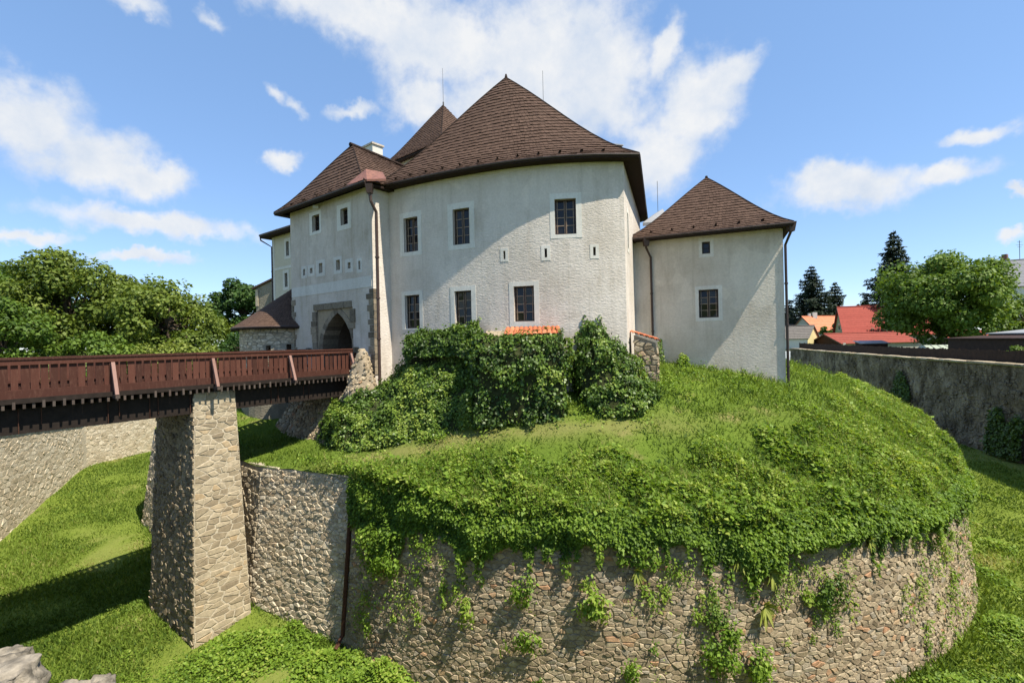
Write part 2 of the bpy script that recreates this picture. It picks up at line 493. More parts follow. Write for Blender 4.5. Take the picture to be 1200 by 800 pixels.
def mesh_py(name, V, F, mat, tint=None, smooth=False):
    me = bpy.data.meshes.new(name)
    me.from_pydata([tuple(v) for v in V], [], F)
    me.materials.append(mat)
    if tint is not None:
        a = me.attributes.new('tint', 'FLOAT', 'POINT')
        arr = np.full(len(V), tint, dtype=np.float32) if np.isscalar(tint) else np.asarray(tint, dtype=np.float32)
        a.data.foreach_set('value', arr)
    if smooth:
        me.polygons.foreach_set('use_smooth', np.ones(len(me.polygons), dtype=bool))
    me.update()
    return me


def mesh_np(name, P, mat, tint):
    """P: (n, k, 3) loose k-gons; tint (n,)"""
    n, k, _ = P.shape
    me = bpy.data.meshes.new(name)
    me.vertices.add(n * k)
    me.loops.add(n * k)
    me.polygons.add(n)
    me.vertices.foreach_set('co', P.reshape(-1).astype(np.float32))
    me.loops.foreach_set('vertex_index', np.arange(n * k, dtype=np.int32))
    me.polygons.foreach_set('loop_start', np.arange(0, n * k, k, dtype=np.int32))
    me.polygons.foreach_set('loop_total', np.full(n, k, dtype=np.int32))
    a = me.attributes.new('tint', 'FLOAT', 'POINT')
    a.data.foreach_set('value', np.repeat(tint.astype(np.float32), k))
    me.materials.append(mat)
    me.update(calc_edges=True)
    return me


class MB:
    """collects shapes for one mesh"""
    def __init__(self):
        self.V, self.F, self.T = [], [], []

    def add(self, V, F, tint=0.5):
        b = len(self.V)
        self.V += [tuple(v) for v in V]
        self.F += [tuple(i + b for i in f) for f in F]
        self.T += [tint] * len(V)

    def hexa(self, q, tint=0.5):
        """8 corners: bottom ring 0-3, top ring 4-7"""
        self.add(q, [(3, 2, 1, 0), (4, 5, 6, 7), (0, 1, 5, 4), (1, 2, 6, 5), (2, 3, 7, 6), (3, 0, 4, 7)], tint)

    def box(self, c, s, rot=0.0, tint=0.5):
        x, y, z = s[0] / 2, s[1] / 2, s[2] / 2
        q = []
        for dz in (-z, z):
            for dx, dy in ((-x, -y), (x, -y), (x, y), (-x, y)):
                q.append((c[0] + dx * math.cos(rot) - dy * math.sin(rot), c[1] + dx * math.sin(rot) + dy * math.cos(rot), c[2] + dz))
        self.hexa(q, tint)

    def tube(self, pts, rad, n=8, cap=True, tint=0.5):
        pts = [Vector(p) for p in pts]
        rads = rad if isinstance(rad, (list, tuple)) else [rad] * len(pts)
        V, F = [], []
        ref = Vector((0.31, 0.17, 0.93))
        for i, p in enumerate(pts):
            d = (pts[min(i + 1, len(pts) - 1)] - pts[max(i - 1, 0)]).normalized()
            a = d.cross(ref)
            if a.length < 1e-3:
                a = d.cross(Vector((1, 0, 0)))
            a.normalize()
            b = d.cross(a)
            for j in range(n):
                th = 2 * math.pi * j / n
                V.append(p + (a * math.cos(th) + b * math.sin(th)) * rads[i])
        for i in range(len(pts) - 1):
            for j in range(n):
                k = (j + 1) % n
                F.append((i * n + j, i * n + k, (i + 1) * n + k, (i + 1) * n + j))
        if cap:
            F.append(tuple(range(n)))
            F.append(tuple(reversed(range((len(pts) - 1) * n, len(pts) * n))))
        self.add(V, F, tint)

    def obj(self, name, mat, parent=None, smooth=False):
        return link(name, mesh_py(name, self.V, self.F, mat, self.T, smooth), parent)


class Path:
    """a wall line in plan; outward is on the right-hand side of its direction"""
    def __init__(self, pts, smooth=False):
        self.p = [Vector((x, y)) for x, y in pts]
        self.c = [0.0]
        for a, b in zip(self.p, self.p[1:]):
            self.c.append(self.c[-1] + (b - a).length)
        self.L = self.c[-1]
        seg = []
        for a, b in zip(self.p, self.p[1:]):
            t = (b - a).normalized()
            seg.append(Vector((t.y, -t.x)))
        self.seg = seg
        if smooth:
            self.vn = [(seg[max(i - 1, 0)] + seg[min(i, len(seg) - 1)]).normalized() for i in range(len(pts))]
        else:
            # mitred joints
            self.vn = []
            for i in range(len(pts)):
                a, b = seg[max(i - 1, 0)], seg[min(i, len(seg) - 1)]
                m = (a + b)
                m = m / max(0.25, 0.5 * m.length_squared) if m.length > 1e-6 else a
                self.vn.append(m)

    def at(self, s, z, out=0.0):
        i = 0
        s_ = min(max(s, 0.0), self.L)
        while i < len(self.seg) - 1 and s_ > self.c[i + 1]:
            i += 1
        f = (s_ - self.c[i]) / (self.c[i + 1] - self.c[i])
        q = self.p[i].lerp(self.p[i + 1], f)
        n = self.vn[i].lerp(self.vn[i + 1], f)
        if s != s_:
            t = (self.p[i + 1] - self.p[i]).normalized()
            q = q + t * (s - s_)
        return Vector((q.x + n.x * out, q.y + n.y * out, z))

    def bar(self, mb, s0, s1, z0, z1, o0, o1, tint=0.5):
        q = [self.at(s0, z0, o1), self.at(s1, z0, o1), self.at(s1, z0, o0), self.at(s0, z0, o0),
             self.at(s0, z1, o1), self.at(s1, z1, o1), self.at(s1, z1, o0), self.at(s0, z1, o0)]
        mb.hexa(q, tint)


def wall_mesh(path, zb, zt, openings=(), depth=0.3, step=0.9):
    """wall skin with real openings and their reveals"""
    mb = MB()
    S = set(round(c, 4) for c in path.c)
    Z = {zb, zt}
    for (a, b, c, d) in openings:
        S |= {a, b}
        Z |= {c, d}
    S = sorted(S)
    Z = sorted(Z)
    for i in range(len(S) - 1):
        if S[i + 1] - S[i] < 1e-4:
            continue
        sm = (S[i] + S[i + 1]) / 2
        for j in range(len(Z) - 1):
            zm = (Z[j] + Z[j + 1]) / 2
            if any(a < sm < b and c < zm < d for a, b, c, d in openings):
                continue
            mb.add([path.at(S[i], Z[j]), path.at(S[i + 1], Z[j]), path.at(S[i + 1], Z[j + 1]), path.at(S[i], Z[j + 1])], [(0, 1, 2, 3)])
    for (a, b, c, d) in openings:
        for s, fl in ((a, 0), (b, 1)):
            q = [path.at(s, c), path.at(s, c, -depth), path.at(s, d, -depth), path.at(s, d)]
            mb.add(q, [(0, 1, 2, 3)] if not fl else [(3, 2, 1, 0)])
        ss = [x for x in S if a - 1e-6 <= x <= b + 1e-6]
        for s0, s1 in zip(ss, ss[1:]):
            mb.add([path.at(s0, c), path.at(s1, c), path.at(s1, c, -depth), path.at(s0, c, -depth)], [(0, 1, 2, 3)])
            mb.add([path.at(s0, d), path.at(s1, d), path.at(s1, d, -depth), path.at(s0, d, -depth)], [(3, 2, 1, 0)])
    return mb


def add_window(parent, path, o, sur, rows=4, cols=2, inset=0.16, bars=True):
    """window > surround, bar, pane"""
    s0, s1, z0, z1 = o
    f = MB()
    fw = 0.06
    path.bar(f, s0, s0 + fw, z0, z1, -inset - 0.08, -inset)
    path.bar(f, s1 - fw, s1, z0, z1, -inset - 0.08, -inset)
    path.bar(f, s0 + fw, s1 - fw, z0, z0 + fw, -inset - 0.08, -inset + 0.01)
    path.bar(f, s0 + fw, s1 - fw, z1 - fw, z1, -inset - 0.08, -inset + 0.01)
    w = f.obj('window', M['wood_dark'], parent)
    a, b, c, d = sur
    g = MB()
    path.bar(g, a, s0, c, d, -0.05, 0.014)
    path.bar(g, s1, b, c, d, -0.05, 0.014)
    path.bar(g, s0, s1, z1, d, -0.05, 0.012)
    path.bar(g, s0, s1, c, z0, -0.05, 0.012)
    g.obj('surround', M['limewash'], w)
    if bars:
        gi0, gi1 = s0 + fw, s1 - fw
        zi0, zi1 = z0 + fw, z1 - fw
        for k in range(1, cols):
            x = gi0 + (gi1 - gi0) * k / cols
            m = MB()
            path.bar(m, x - 0.03, x + 0.03, zi0, zi1, -inset - 0.07, -inset - 0.005)
            m.obj('mullion', M['wood_dark'], w)
        m = MB()
        for k in range(1, rows):
            y = zi0 + (zi1 - zi0) * k / rows
            path.bar(m, gi0, gi1, y - 0.014, y + 0.014, -inset - 0.065, -inset - 0.02)
        for k in range(cols):
            for e in (0.0, 1.0):
                x = gi0 + (gi1 - gi0) * (k + e) / cols + (0.045 if e == 0.0 else -0.045)
                path.bar(m, x - 0.012, x + 0.012, zi0, zi1, -inset - 0.064, -inset - 0.024)
        m.obj('glazing_bar', M['wood_light'], w)
        for i in range(cols):
            for j in range(rows):
                m = MB()
                x0 = gi0 + (gi1 - gi0) * i / cols
                x1 = gi0 + (gi1 - gi0) * (i + 1) / cols
                y0 = zi0 + (zi1 - zi0) * j / rows
                y1 = zi0 + (zi1 - zi0) * (j + 1) / rows
                e = random.uniform(-0.004, 0.004)
                path.bar(m, x0, x1, y0, y1, -inset - 0.06, -inset - 0.05)
                ex, ey = random.uniform(-0.012, 0.012), random.uniform(-0.012, 0.012)
                nv = path.at(s0, 0, 1.0) - path.at(s0, 0, 0.0)
                for q_ in (0, 1, 4, 5):
                    k_ = e + (ex if q_ in (0, 4) else -ex) + (ey if q_ > 3 else -ey)
                    m.V[q_] = tuple(Vector(m.V[q_]) + nv * k_)
                m.obj('pane', M['glass'], w)
    else:
        m = MB()
        path.bar(m, s0 + fw, s1 - fw, z0 + fw, z1 - fw, -inset - 0.07, -inset - 0.05)
        m.obj('pane', M['glass'], w)
        m = MB()
        for k in range(1, cols):
            x = s0 + (s1 - s0) * k / cols
            path.bar(m, x - 0.012, x + 0.012, z0 + fw, z1 - fw, -inset - 0.05, -inset - 0.02)
        for k in range(1, rows):
            y = z0 + (z1 - z0) * k / rows
            path.bar(m, s0 + fw, s1 - fw, y - 0.012, y + 0.012, -inset - 0.048, -inset - 0.022)
        m.obj('glazing_bar', M['wood_dark'], w)
    return w


# ------------------------------------------------------------------ noise, terrain interpolation


def vnoise(P, seed=0):
    """smooth value noise, P (n,3) -> (n,) in 0..1"""
    P = np.asarray(P, dtype=np.float64)
    i = np.floor(P).astype(np.int64)
    f = P - i
    f = f * f * (3 - 2 * f)
    r = 0
    for dx in (0, 1):
        for dy in (0, 1):
            for dz in (0, 1):
                h = (i[:, 0] + dx) * 374761393 + (i[:, 1] + dy) * 668265263 + (i[:, 2] + dz) * 2147483647 + seed * 974711
                h = (h ^ (h >> 13)) * 1274126177 & 0x7fffffff
                h = ((h ^ (h >> 16)) & 0xffff) / 65535.0
                wx = f[:, 0] if dx else 1 - f[:, 0]
                wy = f[:, 1] if dy else 1 - f[:, 1]
                wz = f[:, 2] if dz else 1 - f[:, 2]
                r = r + h * wx * wy * wz
    return r


def fbm(P, seed=0, octs=3):
    P = np.asarray(P, dtype=np.float64)
    r, a, n = 0, 0.5, 0
    for o in range(octs):
        r = r + a * vnoise(P * 2 ** o + 17.3 * o, seed + o)
        n += a
        a *= 0.5
    return r / n


def xy3(x, y, s=1.0):
    return np.stack([np.asarray(x) * s, np.asarray(y) * s, np.zeros_like(np.asarray(x, dtype=float))], -1)


def tps(ctrl, lam=0.02):
    C = np.array(ctrl, dtype=float)
    n = len(C)
    def U(d2):
        return np.where(d2 > 1e-9, 0.5 * d2 * np.log(np.maximum(d2, 1e-9)), 0.0)
    D = ((C[:, None, :2] - C[None, :, :2]) ** 2).sum(-1)
    K = U(D) + lam * np.eye(n)
    Pm = np.c_[np.ones(n), C[:, :2]]
    A = np.block([[K, Pm], [Pm.T, np.zeros((3, 3))]])
    sol = np.linalg.solve(A, np.r_[C[:, 2], 0, 0, 0])
    w, a = sol[:n], sol[n:]
    def f(x, y):
        x = np.asarray(x, dtype=float)
        y = np.asarray(y, dtype=float)
        d2 = (x[..., None] - C[:, 0]) ** 2 + (y[..., None] - C[:, 1]) ** 2
        return a[0] + a[1] * x + a[2] * y + (U(d2) * w).sum(-1)
    return f


# ------------------------------------------------------------------ masonry


def clip(poly, nx, ny, c):
    """keep nx*x+ny*y <= c"""
    out = []
    n = len(poly)
    for i in range(n):
        a, b = poly[i], poly[(i + 1) % n]
        da, db = nx * a[0] + ny * a[1] - c, nx * b[0] + ny * b[1] - c
        if da <= 0:
            out.append(a)
        if (da < 0 < db) or (db < 0 < da):
            f = da / (da - db)
            out.append((a[0] + (b[0] - a[0]) * f, a[1] + (b[1] - a[1]) * f))
    return out


def rubble_cells(L, z0, z1, w, h, jit=0.35, rnd=None, steps=(0.55, 0.8, 1.0, 1.0, 1.25, 1.6), rows=(0.75, 1.3)):
    """irregular courses of stones on a w x h rhythm; list of polygons in (s, z)"""
    rnd = rnd or random
    k = h / w
    pts = []
    z = z0 + h * 0.5
    while z < z1:
        hh = h * rnd.uniform(*rows)
        s = -rnd.uniform(0, w)
        while s < L + w:
            s += w * rnd.choice(steps)
            pts.append(((s + rnd.uniform(-jit, jit) * w * 0.5) * k, z + rnd.uniform(-jit, jit) * h))
        z += hh
    cell = h * 1.5
    grid = {}
    for i, p in enumerate(pts):
        grid.setdefault((int(p[0] // cell), int(p[1] // cell)), []).append(i)
    res = []
    for i, p in enumerate(pts):
        gx, gy = int(p[0] // cell), int(p[1] // cell)
        near = []
        for dx in (-2, -1, 0, 1, 2):
            for dy in (-2, -1, 0, 1, 2):
                near += grid.get((gx + dx, gy + dy), ())
        nb = sorted(((pts[j][0] - p[0]) ** 2 + (pts[j][1] - p[1]) ** 2, j) for j in near if j != i)[:16]
        poly = [(p[0] - 2 * h, p[1] - 2 * h), (p[0] + 2 * h, p[1] - 2 * h), (p[0] + 2 * h, p[1] + 2 * h), (p[0] - 2 * h, p[1] + 2 * h)]
        for d2, j in nb:
            q = pts[j]
            nx, ny = q[0] - p[0], q[1] - p[1]
            poly = clip(poly, nx, ny, nx * (p[0] + q[0]) / 2 + ny * (p[1] + q[1]) / 2)
            if len(poly) < 3:
                break
        for nx, ny, c in ((-1, 0, 0.0), (1, 0, L * k), (0, -1, -z0), (0, 1, z1)):
            if len(poly) >= 3:
                poly = clip(poly, nx, ny, c)
        if len(poly) >= 3:
            res.append([(a / k, b) for a, b in poly])
    return res


def stone(poly, pos, gap, proud, tilt=0.3, rnd=None):
    """one stone from its outline: verts, faces. pos(s, z, out)"""
    rnd = rnd or random
    n = len(poly)
    cx = sum(p[0] for p in poly) / n
    cz = sum(p[1] for p in poly) / n
    r = sum(math.hypot(p[0] - cx, p[1] - cz) for p in poly) / n
    if r < gap * 1.6:
        return None
    ts, tz = rnd.uniform(-tilt, tilt), rnd.uniform(-tilt, tilt)
    V = []
    g = 1 - gap / r
    jit = [rnd.uniform(0.88, 1.0) for _ in poly]
    for sc, o in ((g, -0.04), (g * 0.97, proud * 0.55), (g * 0.80, proud)):
        for (s, z), j in zip(poly, jit):
            ds, dz = (s - cx) * sc * j, (z - cz) * sc * j
            oo = o if o < 0 else max(0.003, o + (ds * ts + dz * tz) * 0.35)
            V.append(pos(cx + ds, cz + dz, oo))
    F = []
    for ring in (0, 1):
        for i in range(n):
            k = (i + 1) % n
            F.append((ring * n + i, ring * n + k, (ring + 1) * n + k, (ring + 1) * n + i))
    F.append(tuple(range(2 * n, 3 * n)))
    area = 0
    for i in range(n):
        a, b = poly[i], poly[(i + 1) % n]
        area += a[0] * b[1] - b[0] * a[1]
    return V, F, abs(area) / 2, V[0]


def masonry(parent, cells, pos, mat, gap=0.018, proud=(0.02, 0.06), limit=300, name='stone', keep=None, tilt=0.3, tints=None):
    """the stones that show largest are parts, the rest one part of kind stuff"""
    items = []
    for poly in cells:
        st = stone(poly, pos, gap * random.uniform(0.7, 1.5), random.uniform(*proud), tilt)
        if st is None:
            continue
        V, F, area, v0 = st
        if keep and not keep(v0):
            continue
        d = (Vector(v0) - Vector((0, 0, EYE))).length
        items.append((area / d ** 2, V, F))
    items.sort(key=lambda x: -x[0])
    rest = MB()
    for i, (a, V, F) in enumerate(items):
        t = random.random() if tints is None else tints()
        if i < limit:
            link(name, mesh_py(name, V, F, mat, t), parent)
        else:
            rest.add(V, F, t)
    if rest.V:
        o = rest.obj('small_stones', mat, parent)
        o['kind'] = 'stuff'
    return len(items)


# ------------------------------------------------------------------ leaves and blades


def unit(a):
    return a / np.maximum(np.linalg.norm(a, axis=-1, keepdims=True), 1e-9)


def leaf_quads(P, N, size, spread=0.7, aspect=0.62, hang=None):
    """rhombic, slightly folded leaves at P facing N with random tilt"""
    n = len(P)
    nn = unit(N + rng.normal(0, spread, (n, 3)))
    r = rng.normal(0, 1, (n, 3))
    if hang is not None:
        r = r * 0.5 + np.array([0, 0, -hang])
    t = unit(r - (r * nn).sum(-1, keepdims=True) * nn)
    b = np.cross(nn, t)
    s = size[:, None]
    a = aspect * 0.5
    mid = P + t * s * 0.45
    fold = nn * s * 0.10
    return np.stack([P, mid + b * s * a + fold, P + t * s, mid - b * s * a + fold], 1)


def blades(P, h, lean=0.45, width=0.025, N=None):
    n = len(P)
    az = rng.uniform(0, 2 * np.pi, n)
    side = np.stack([np.cos(az), np.sin(az), np.zeros(n)], -1) * (width * rng.uniform(0.6, 1.4, n))[:, None]
    up = np.tile(np.array([0, 0, 1.0]), (n, 1)) if N is None else N
    tip = P + up * h[:, None] + rng.normal(0, lean, (n, 3)) * h[:, None] * np.array([1, 1, 0.15])
    return np.stack([P - side, P + side, tip], 1)


def sample_tris(V, F, n):
    """area-weighted points and normals on triangles/quads"""
    V = np.asarray(V, dtype=float)
    T = []
    for f in F:
        for i in range(1, len(f) - 1):
            T.append((f[0], f[i], f[i + 1]))
    T = np.array(T)
    A, B, C = V[T[:, 0]], V[T[:, 1]], V[T[:, 2]]
    cr = np.cross(B - A, C - A)
    ar = np.linalg.norm(cr, axis=1)
    idx = rng.choice(len(T), n, p=ar / ar.sum())
    u, v = rng.random(n), rng.random(n)
    m = u + v > 1
    u[m], v[m] = 1 - u[m], 1 - v[m]
    return A[idx] + u[:, None] * (B - A)[idx] + v[:, None] * (C - A)[idx], unit(cr[idx])

# ------------------------------------------------------------------ the lie of the land
C0 = (4.76, 32.6)
RB = 19.2                                     # foot of the round bastion wall
FLOOR = -9.3
BATTER = 0.085
castle_ctrl = [(-6.2, 17.1, -3.55), (-3.5, 15.8, -3.75), (0, 14.6, -4.0), (5, 14.0, -4.2), (10, 14.7, -4.5), (14.5, 16.6, -4.85), (18, 19.5, -4.9),
               (20.8, 23, -4.3), (22.8, 28, -3.5), (23.3, 33, -3.0), (-0.1, 16.1, -3.1), (5.6, 16.1, -3.2), (12.8, 18, -2.8), (17.4, 21.5, -2.8),
               (8.4, 19, -1.5), (1.9, 18.5, -1.5), (5.5, 18.5, -1.4), (-1.6, 19, -1.9), (-5.4, 20, -2.7), (-7.24, 20.2, -3.05), (21, 30, -1.9), (18.5, 32, -0.8),
               (7.5, 23.9, .15), (12.9, 21.8, -.95), (10, 22.6, -0.25), (5, 20.4, -.6), (0, 20.6, -1.0), (-5.5, 22.4, -1.8),
               (-10.5, 19.3, -3.5), (-8.4, 18.2, -3.55), (-9.6, 20.0, -3.4), (-12.6, 21.2, -3.6), (-10.5, 22.5, -3.2), (-13.2, 25.6, -3.0), (-7.4, 19.9, -3.0), (-16.5, 31.9, -1.7), (-15.6, 28.2, -2.0), (-23.5, 42, -2.4), (-15, 24, -3.3), (-8.6, 22.4, -2.8),
               (-28, 52, -3.9), (-8, 50, -3.0), (5, 50, -2.5), (20, 44, -2.6), (5, 32, 0.3), (-20.5, 29, -3.1)]
mound_z = tps(castle_ctrl)
floor_ctrl = [(-11.5, 17, -9.3), (-15.2, 19.8, -9.3), (-6.2, 16.6, -9.3), (-11.2, 19.9, -8.8), (-29.2, 27, -9.2), (-34.2, 38, -7.8), (-34.8, 46, -8.3), (-22, 28.5, -9.0),
              (5, 13, -9.4), (11.3, 14.6, -9.3), (18.9, 19.9, -9.3), (37.3, 35, -8.5), (40, 44, -8.5), (30, 20, -8.9), (-18, 12, -9.3), (0, 4, -9.4), (15, 6, -9.3), (24, 40, -8.8),
              (30, 60, -8.5), (-32, 60, -8.3), (50, 88, -8.2), (0, 80, -8.5)]
floor_z = tps(floor_ctrl)

# edge of the castle terrace in plan (wall foot line), anticlockwise from the left retaining wall's corner
A0 = (-6.1, 16.75)
aA = math.atan2(A0[1] - C0[1], A0[0] - C0[0])
arc = [(C0[0] + RB * math.cos(aA + i * (math.radians(206)) / 90), C0[1] + RB * math.sin(aA + i * (math.radians(206)) / 90)) for i in range(91)]
left_line = [(-30.0, 52.0), (-22.5, 28.6), (-10.75, 19.0), A0]
INSET = BATTER * 5.4


def inset_poly(pts, d):
    p = Path(pts)
    return [tuple(p.at(p.c[i], 0, -d)[:2]) for i in range(len(pts))]


arc_path = Path(arc, smooth=True)
left_path = Path(left_line)
edge = [tuple(arc_path.at(c, 0, -INSET)[:2]) for c in arc_path.c] + [(-8.0, 52.0)] + [tuple(left_path.at(c, 0, -0.72)[:2]) for c in left_path.c]


def edge_radius(th):
    dx, dy = math.cos(th), math.sin(th)
    best = 0
    n = len(edge)
    for i in range(n):
        (x1, y1), (x2, y2) = edge[i], edge[(i + 1) % n]
        ex, ey = x2 - x1, y2 - y1
        det = dx * (-ey) + ex * dy
        if abs(det) < 1e-9:
            continue
        qx, qy = x1 - C0[0], y1 - C0[1]
        r = (qx * (-ey) + ex * qy) / det
        t = (dx * qy - dy * qx) / det
        if r > 0 and -1e-6 <= t <= 1 + 1e-6:
            best = max(best, r)
    return best


NT_, NR_ = 400, 60
ths = np.linspace(0, 2 * np.pi, NT_, endpoint=False)
rbs = np.array([edge_radius(t) for t in ths])


def rim_of(x, y):
    """distance inside the terrace edge along the ray from its centre"""
    th = np.arctan2(np.asarray(y) - C0[1], np.asarray(x) - C0[0]) % (2 * np.pi)
    rb = np.interp(th, np.r_[ths, 2 * np.pi], np.r_[rbs, rbs[0]])
    return rb - np.hypot(np.asarray(x) - C0[0], np.asarray(y) - C0[1])


def sheet(name, V, F, mat, kind='structure'):
    o = link(name, mesh_py(name, V, F, mat, None, True))
    o['kind'] = kind
    return o


ks = np.linspace(0.02, 1, NR_) ** 0.7
GX = C0[0] + np.cos(ths)[:, None] * rbs[:, None] * ks
GY = C0[1] + np.sin(ths)[:, None] * rbs[:, None] * ks
GZ = mound_z(GX, GY) + (fbm(xy3(GX.ravel(), GY.ravel(), 0.9), 3).reshape(GX.shape) - 0.5) * 0.25
V = np.stack([GX, GY, GZ], -1).reshape(-1, 3)


def worn(x, y):
    """the dry trodden strip along the foot of the ivy"""
    c = np.interp(x, [-9, -6, -2, 2, 6, 9, 12], [18.9, 18.7, 18.35, 17.75, 17.9, 18.6, 19.3])
    wd = 0.02 + 0.85 * fbm(xy3(np.asarray(x).ravel(), np.asarray(y).ravel(), 0.8), 77, 2).reshape(np.shape(x))
    a = np.exp(-((y - c) / wd) ** 2) * np.clip((np.asarray(x) + 9) / 3, 0, 1) * np.clip((8.5 - np.asarray(x)) / 4, 0.15, 1)
    return a


GW_ = worn(GX, GY).ravel() * 0.42
F = []
for i in range(NT_):
    a, b = i * NR_, ((i + 1) % NT_) * NR_
    for j in range(NR_ - 1):
        F.append((a + j, a + j + 1, b + j + 1, b + j))
to_ = sheet('castle_terrace_ground', V.tolist(), F, M['mound_grass'])
at_ = to_.data.attributes.new('tint', 'FLOAT', 'POINT')
at_.data.foreach_set('value', GW_.astype(np.float32))

fx = np.arange(-44, 60, 0.5)
fy = np.arange(-8, 96, 0.5)
FX, FY = np.meshgrid(fx, fy, indexing='ij')
FZ = floor_z(FX, FY) + (fbm(xy3(FX.ravel(), FY.ravel(), 0.5), 5).reshape(FX.shape) - 0.5) * 0.35
V = np.stack([FX, FY, FZ], -1).reshape(-1, 3)
ny = len(fy)
F = [(i * ny + j, (i + 1) * ny + j, (i + 1) * ny + j + 1, i * ny + j + 1) for i in range(len(fx) - 1) for j in range(ny - 1)]
def parched(x, y):
    """dry spots in the moat lawn, 0..1"""
    sh_ = np.shape(x)
    f = fbm(xy3(np.asarray(x).ravel(), np.asarray(y).ravel(), 0.33), 95, 3)
    g = fbm(xy3(np.asarray(x).ravel(), np.asarray(y).ravel(), 1.4), 96, 2)
    return (np.clip((f + 0.25 * (g - 0.5) - 0.585) / 0.12, 0, 1)).reshape(sh_)


to_ = sheet('moat_floor', V.tolist(), F, M['floor_grass'])
at_ = to_.data.attributes.new('tint', 'FLOAT', 'POINT')
at_.data.foreach_set('value', (parched(FX, FY).ravel() * 0.2).astype(np.float32))

# outer bank: the moat's outer edge (x, y, z of the wall top), clockwise seen from above, near side last
outer = [(51.5, 89, -1.15), (44.0, 60.2, -1.3), (37.4, 35, -1.3), (31, 10, -1.2), (24, -2.5, -0.8), (10, 0.1, -0.5), (3, 1.0, -0.45), (0, 1.35, -0.45), (-2.0, 2.15, -0.45),
         (-3.6, 3.1, -0.5), (-9, 6.3, -0.5), (-17, 9.2, -0.6), (-24.5, 15, -1.6), (-28.0, 22, -2.6), (-29.1, 27, -3.1), (-34.1, 38, -4.4), (-34.6, 46, -5.0), (-33, 58, -4.5),
         (-20, 72, -3.0), (0, 82, -2.0), (28, 92, -1.3)]
rings = [0, 0.6, 3, 9, 28, 100, 400, 3500]
V, F = [], []
n = len(outer)
for r in rings:
    for (x, y, z) in outer:
        dx, dy = x - 4, y - 38
        l = math.hypot(dx, dy)
        k = 1 if r < 28 else 1
        ww = min(1.0, r / 28.0)
        V.append((x + dx / l * r, y + dy / l * r, z * (1 - ww) + -1.5 * ww))
for ri in range(len(rings) - 1):
    for i in range(n):
        j = (i + 1) % n
        F.append((ri * n + i, ri * n + j, (ri + 1) * n + j, (ri + 1) * n + i))
V.reverse()
F = [tuple(len(V) - 1 - i for i in f) for f in F]
o = link('ground', mesh_py('ground', V, F, M['town_ground']))
o['kind'] = 'structure'

# ------------------------------------------------------------------ retaining walls


def backing(path, s0, s1, top, zb, mat, batter, name, parent, step=0.6, thick=0.8):
    """the mortar face behind the stones, with a top"""
    mb = MB()
    ns = max(2, int((s1 - s0) / step))
    for i in range(ns):
        a, b = s0 + (s1 - s0) * i / ns, s0 + (s1 - s0) * (i + 1) / ns
        ta, tb = top(a), top(b)
        q = [path.at(a, zb, 0), path.at(b, zb, 0), path.at(b, tb, -batter * (tb - zb)), path.at(a, ta, -batter * (ta - zb)),
             path.at(b, tb, -batter * (tb - zb) - thick), path.at(a, ta, -batter * (ta - zb) - thick)]
        mb.add(q, [(0, 1, 2, 3), (3, 2, 4, 5)])
    return mb.obj(name, mat, parent)


def rim_top(path, dz=-0.02):
    def f(s):
        p = path.at(s, 0, -INSET - 0.1)
        return float(mound_z(p.x, p.y)) + dz
    return f


ZB = FLOOR - 0.4
SPAN = RB * math.radians(98)
bast = thing('bastion_wall', 'curved rubble stone bastion wall under hanging green ground cover', 'wall', (C0[0], C0[1] - RB, FLOOR))
btop = rim_top(arc_path)
backing(arc_path, 0.0, arc_path.L, btop, ZB, M['mortar'], BATTER, 'mortar_face', bast)


def on_arc(s, z, o):
    return arc_path.at(s, z, o - BATTER * (z - ZB))


cells = rubble_cells(SPAN, -9.65, -3.2, 0.235, 0.118, 0.38, None, (0.4, 0.55, 0.75, 0.9, 1.1, 1.5, 2.0), (0.6, 1.55))
good = []
for poly in cells:
    s = sum(p[0] for p in poly) / len(poly)
    z = sum(p[1] for p in poly) / len(poly)
    if z < btop(s) - 0.05:
        good.append(poly)
masonry(bast, good, on_arc, M['rubble'], 0.008, (0.006, 0.042), tilt=0.45)

ret = thing('retaining_wall', 'straight pale rubble retaining wall beside the bridge pier', 'wall', (-8.6, 18.3, FLOOR))
rtop = rim_top(left_path, 0.03)
backing(left_path, left_path.c[1], left_path.L, rtop, ZB, M['mortar_pale'], 0.12, 'mortar_face', ret)
LS = left_path.c[2]
LL = left_path.L - LS


def on_left(s, z, o):
    return left_path.at(s + LS, z, o - 0.12 * (z - ZB))


cells = [p for p in rubble_cells(LL, -9.6, -3.3, 0.27, 0.13, 0.38, None, (0.4, 0.6, 0.8, 1.0, 1.4, 1.9), (0.6, 1.5)) if sum(q[1] for q in p) / len(p) < rtop(LS + sum(q[0] for q in p) / len(p)) - 0.05]
masonry(ret, cells, on_left, M['pale_stone'], 0.010, (0.006, 0.045), tilt=0.4)

# part of that wall seen beyond the pier
c2 = [p for p in rubble_cells(left_path.c[2] - left_path.c[1], -9.6, -3.7, 0.40, 0.2, 0.36)]
rest = MB()
for p in c2:
    st = stone(p, lambda s, z, o: left_path.at(s + left_path.c[1], z, o - 0.12 * (z - ZB)), 0.02, random.uniform(0.02, 0.06))
    if st:
        rest.add(st[0], st[1], random.random() * 0.6)
o = rest.obj('small_stones', M['pale_stone'], ret)
o['kind'] = 'stuff'

# outer walls of the moat
ow_pts = [p for p in outer]
lw = Path([(x, y) for x, y, z in ow_pts[12:18]])


def lw_top(s):
    zs = [z for x, y, z in ow_pts[12:18]]
    return float(np.interp(s, lw.c, zs)) + 0.12


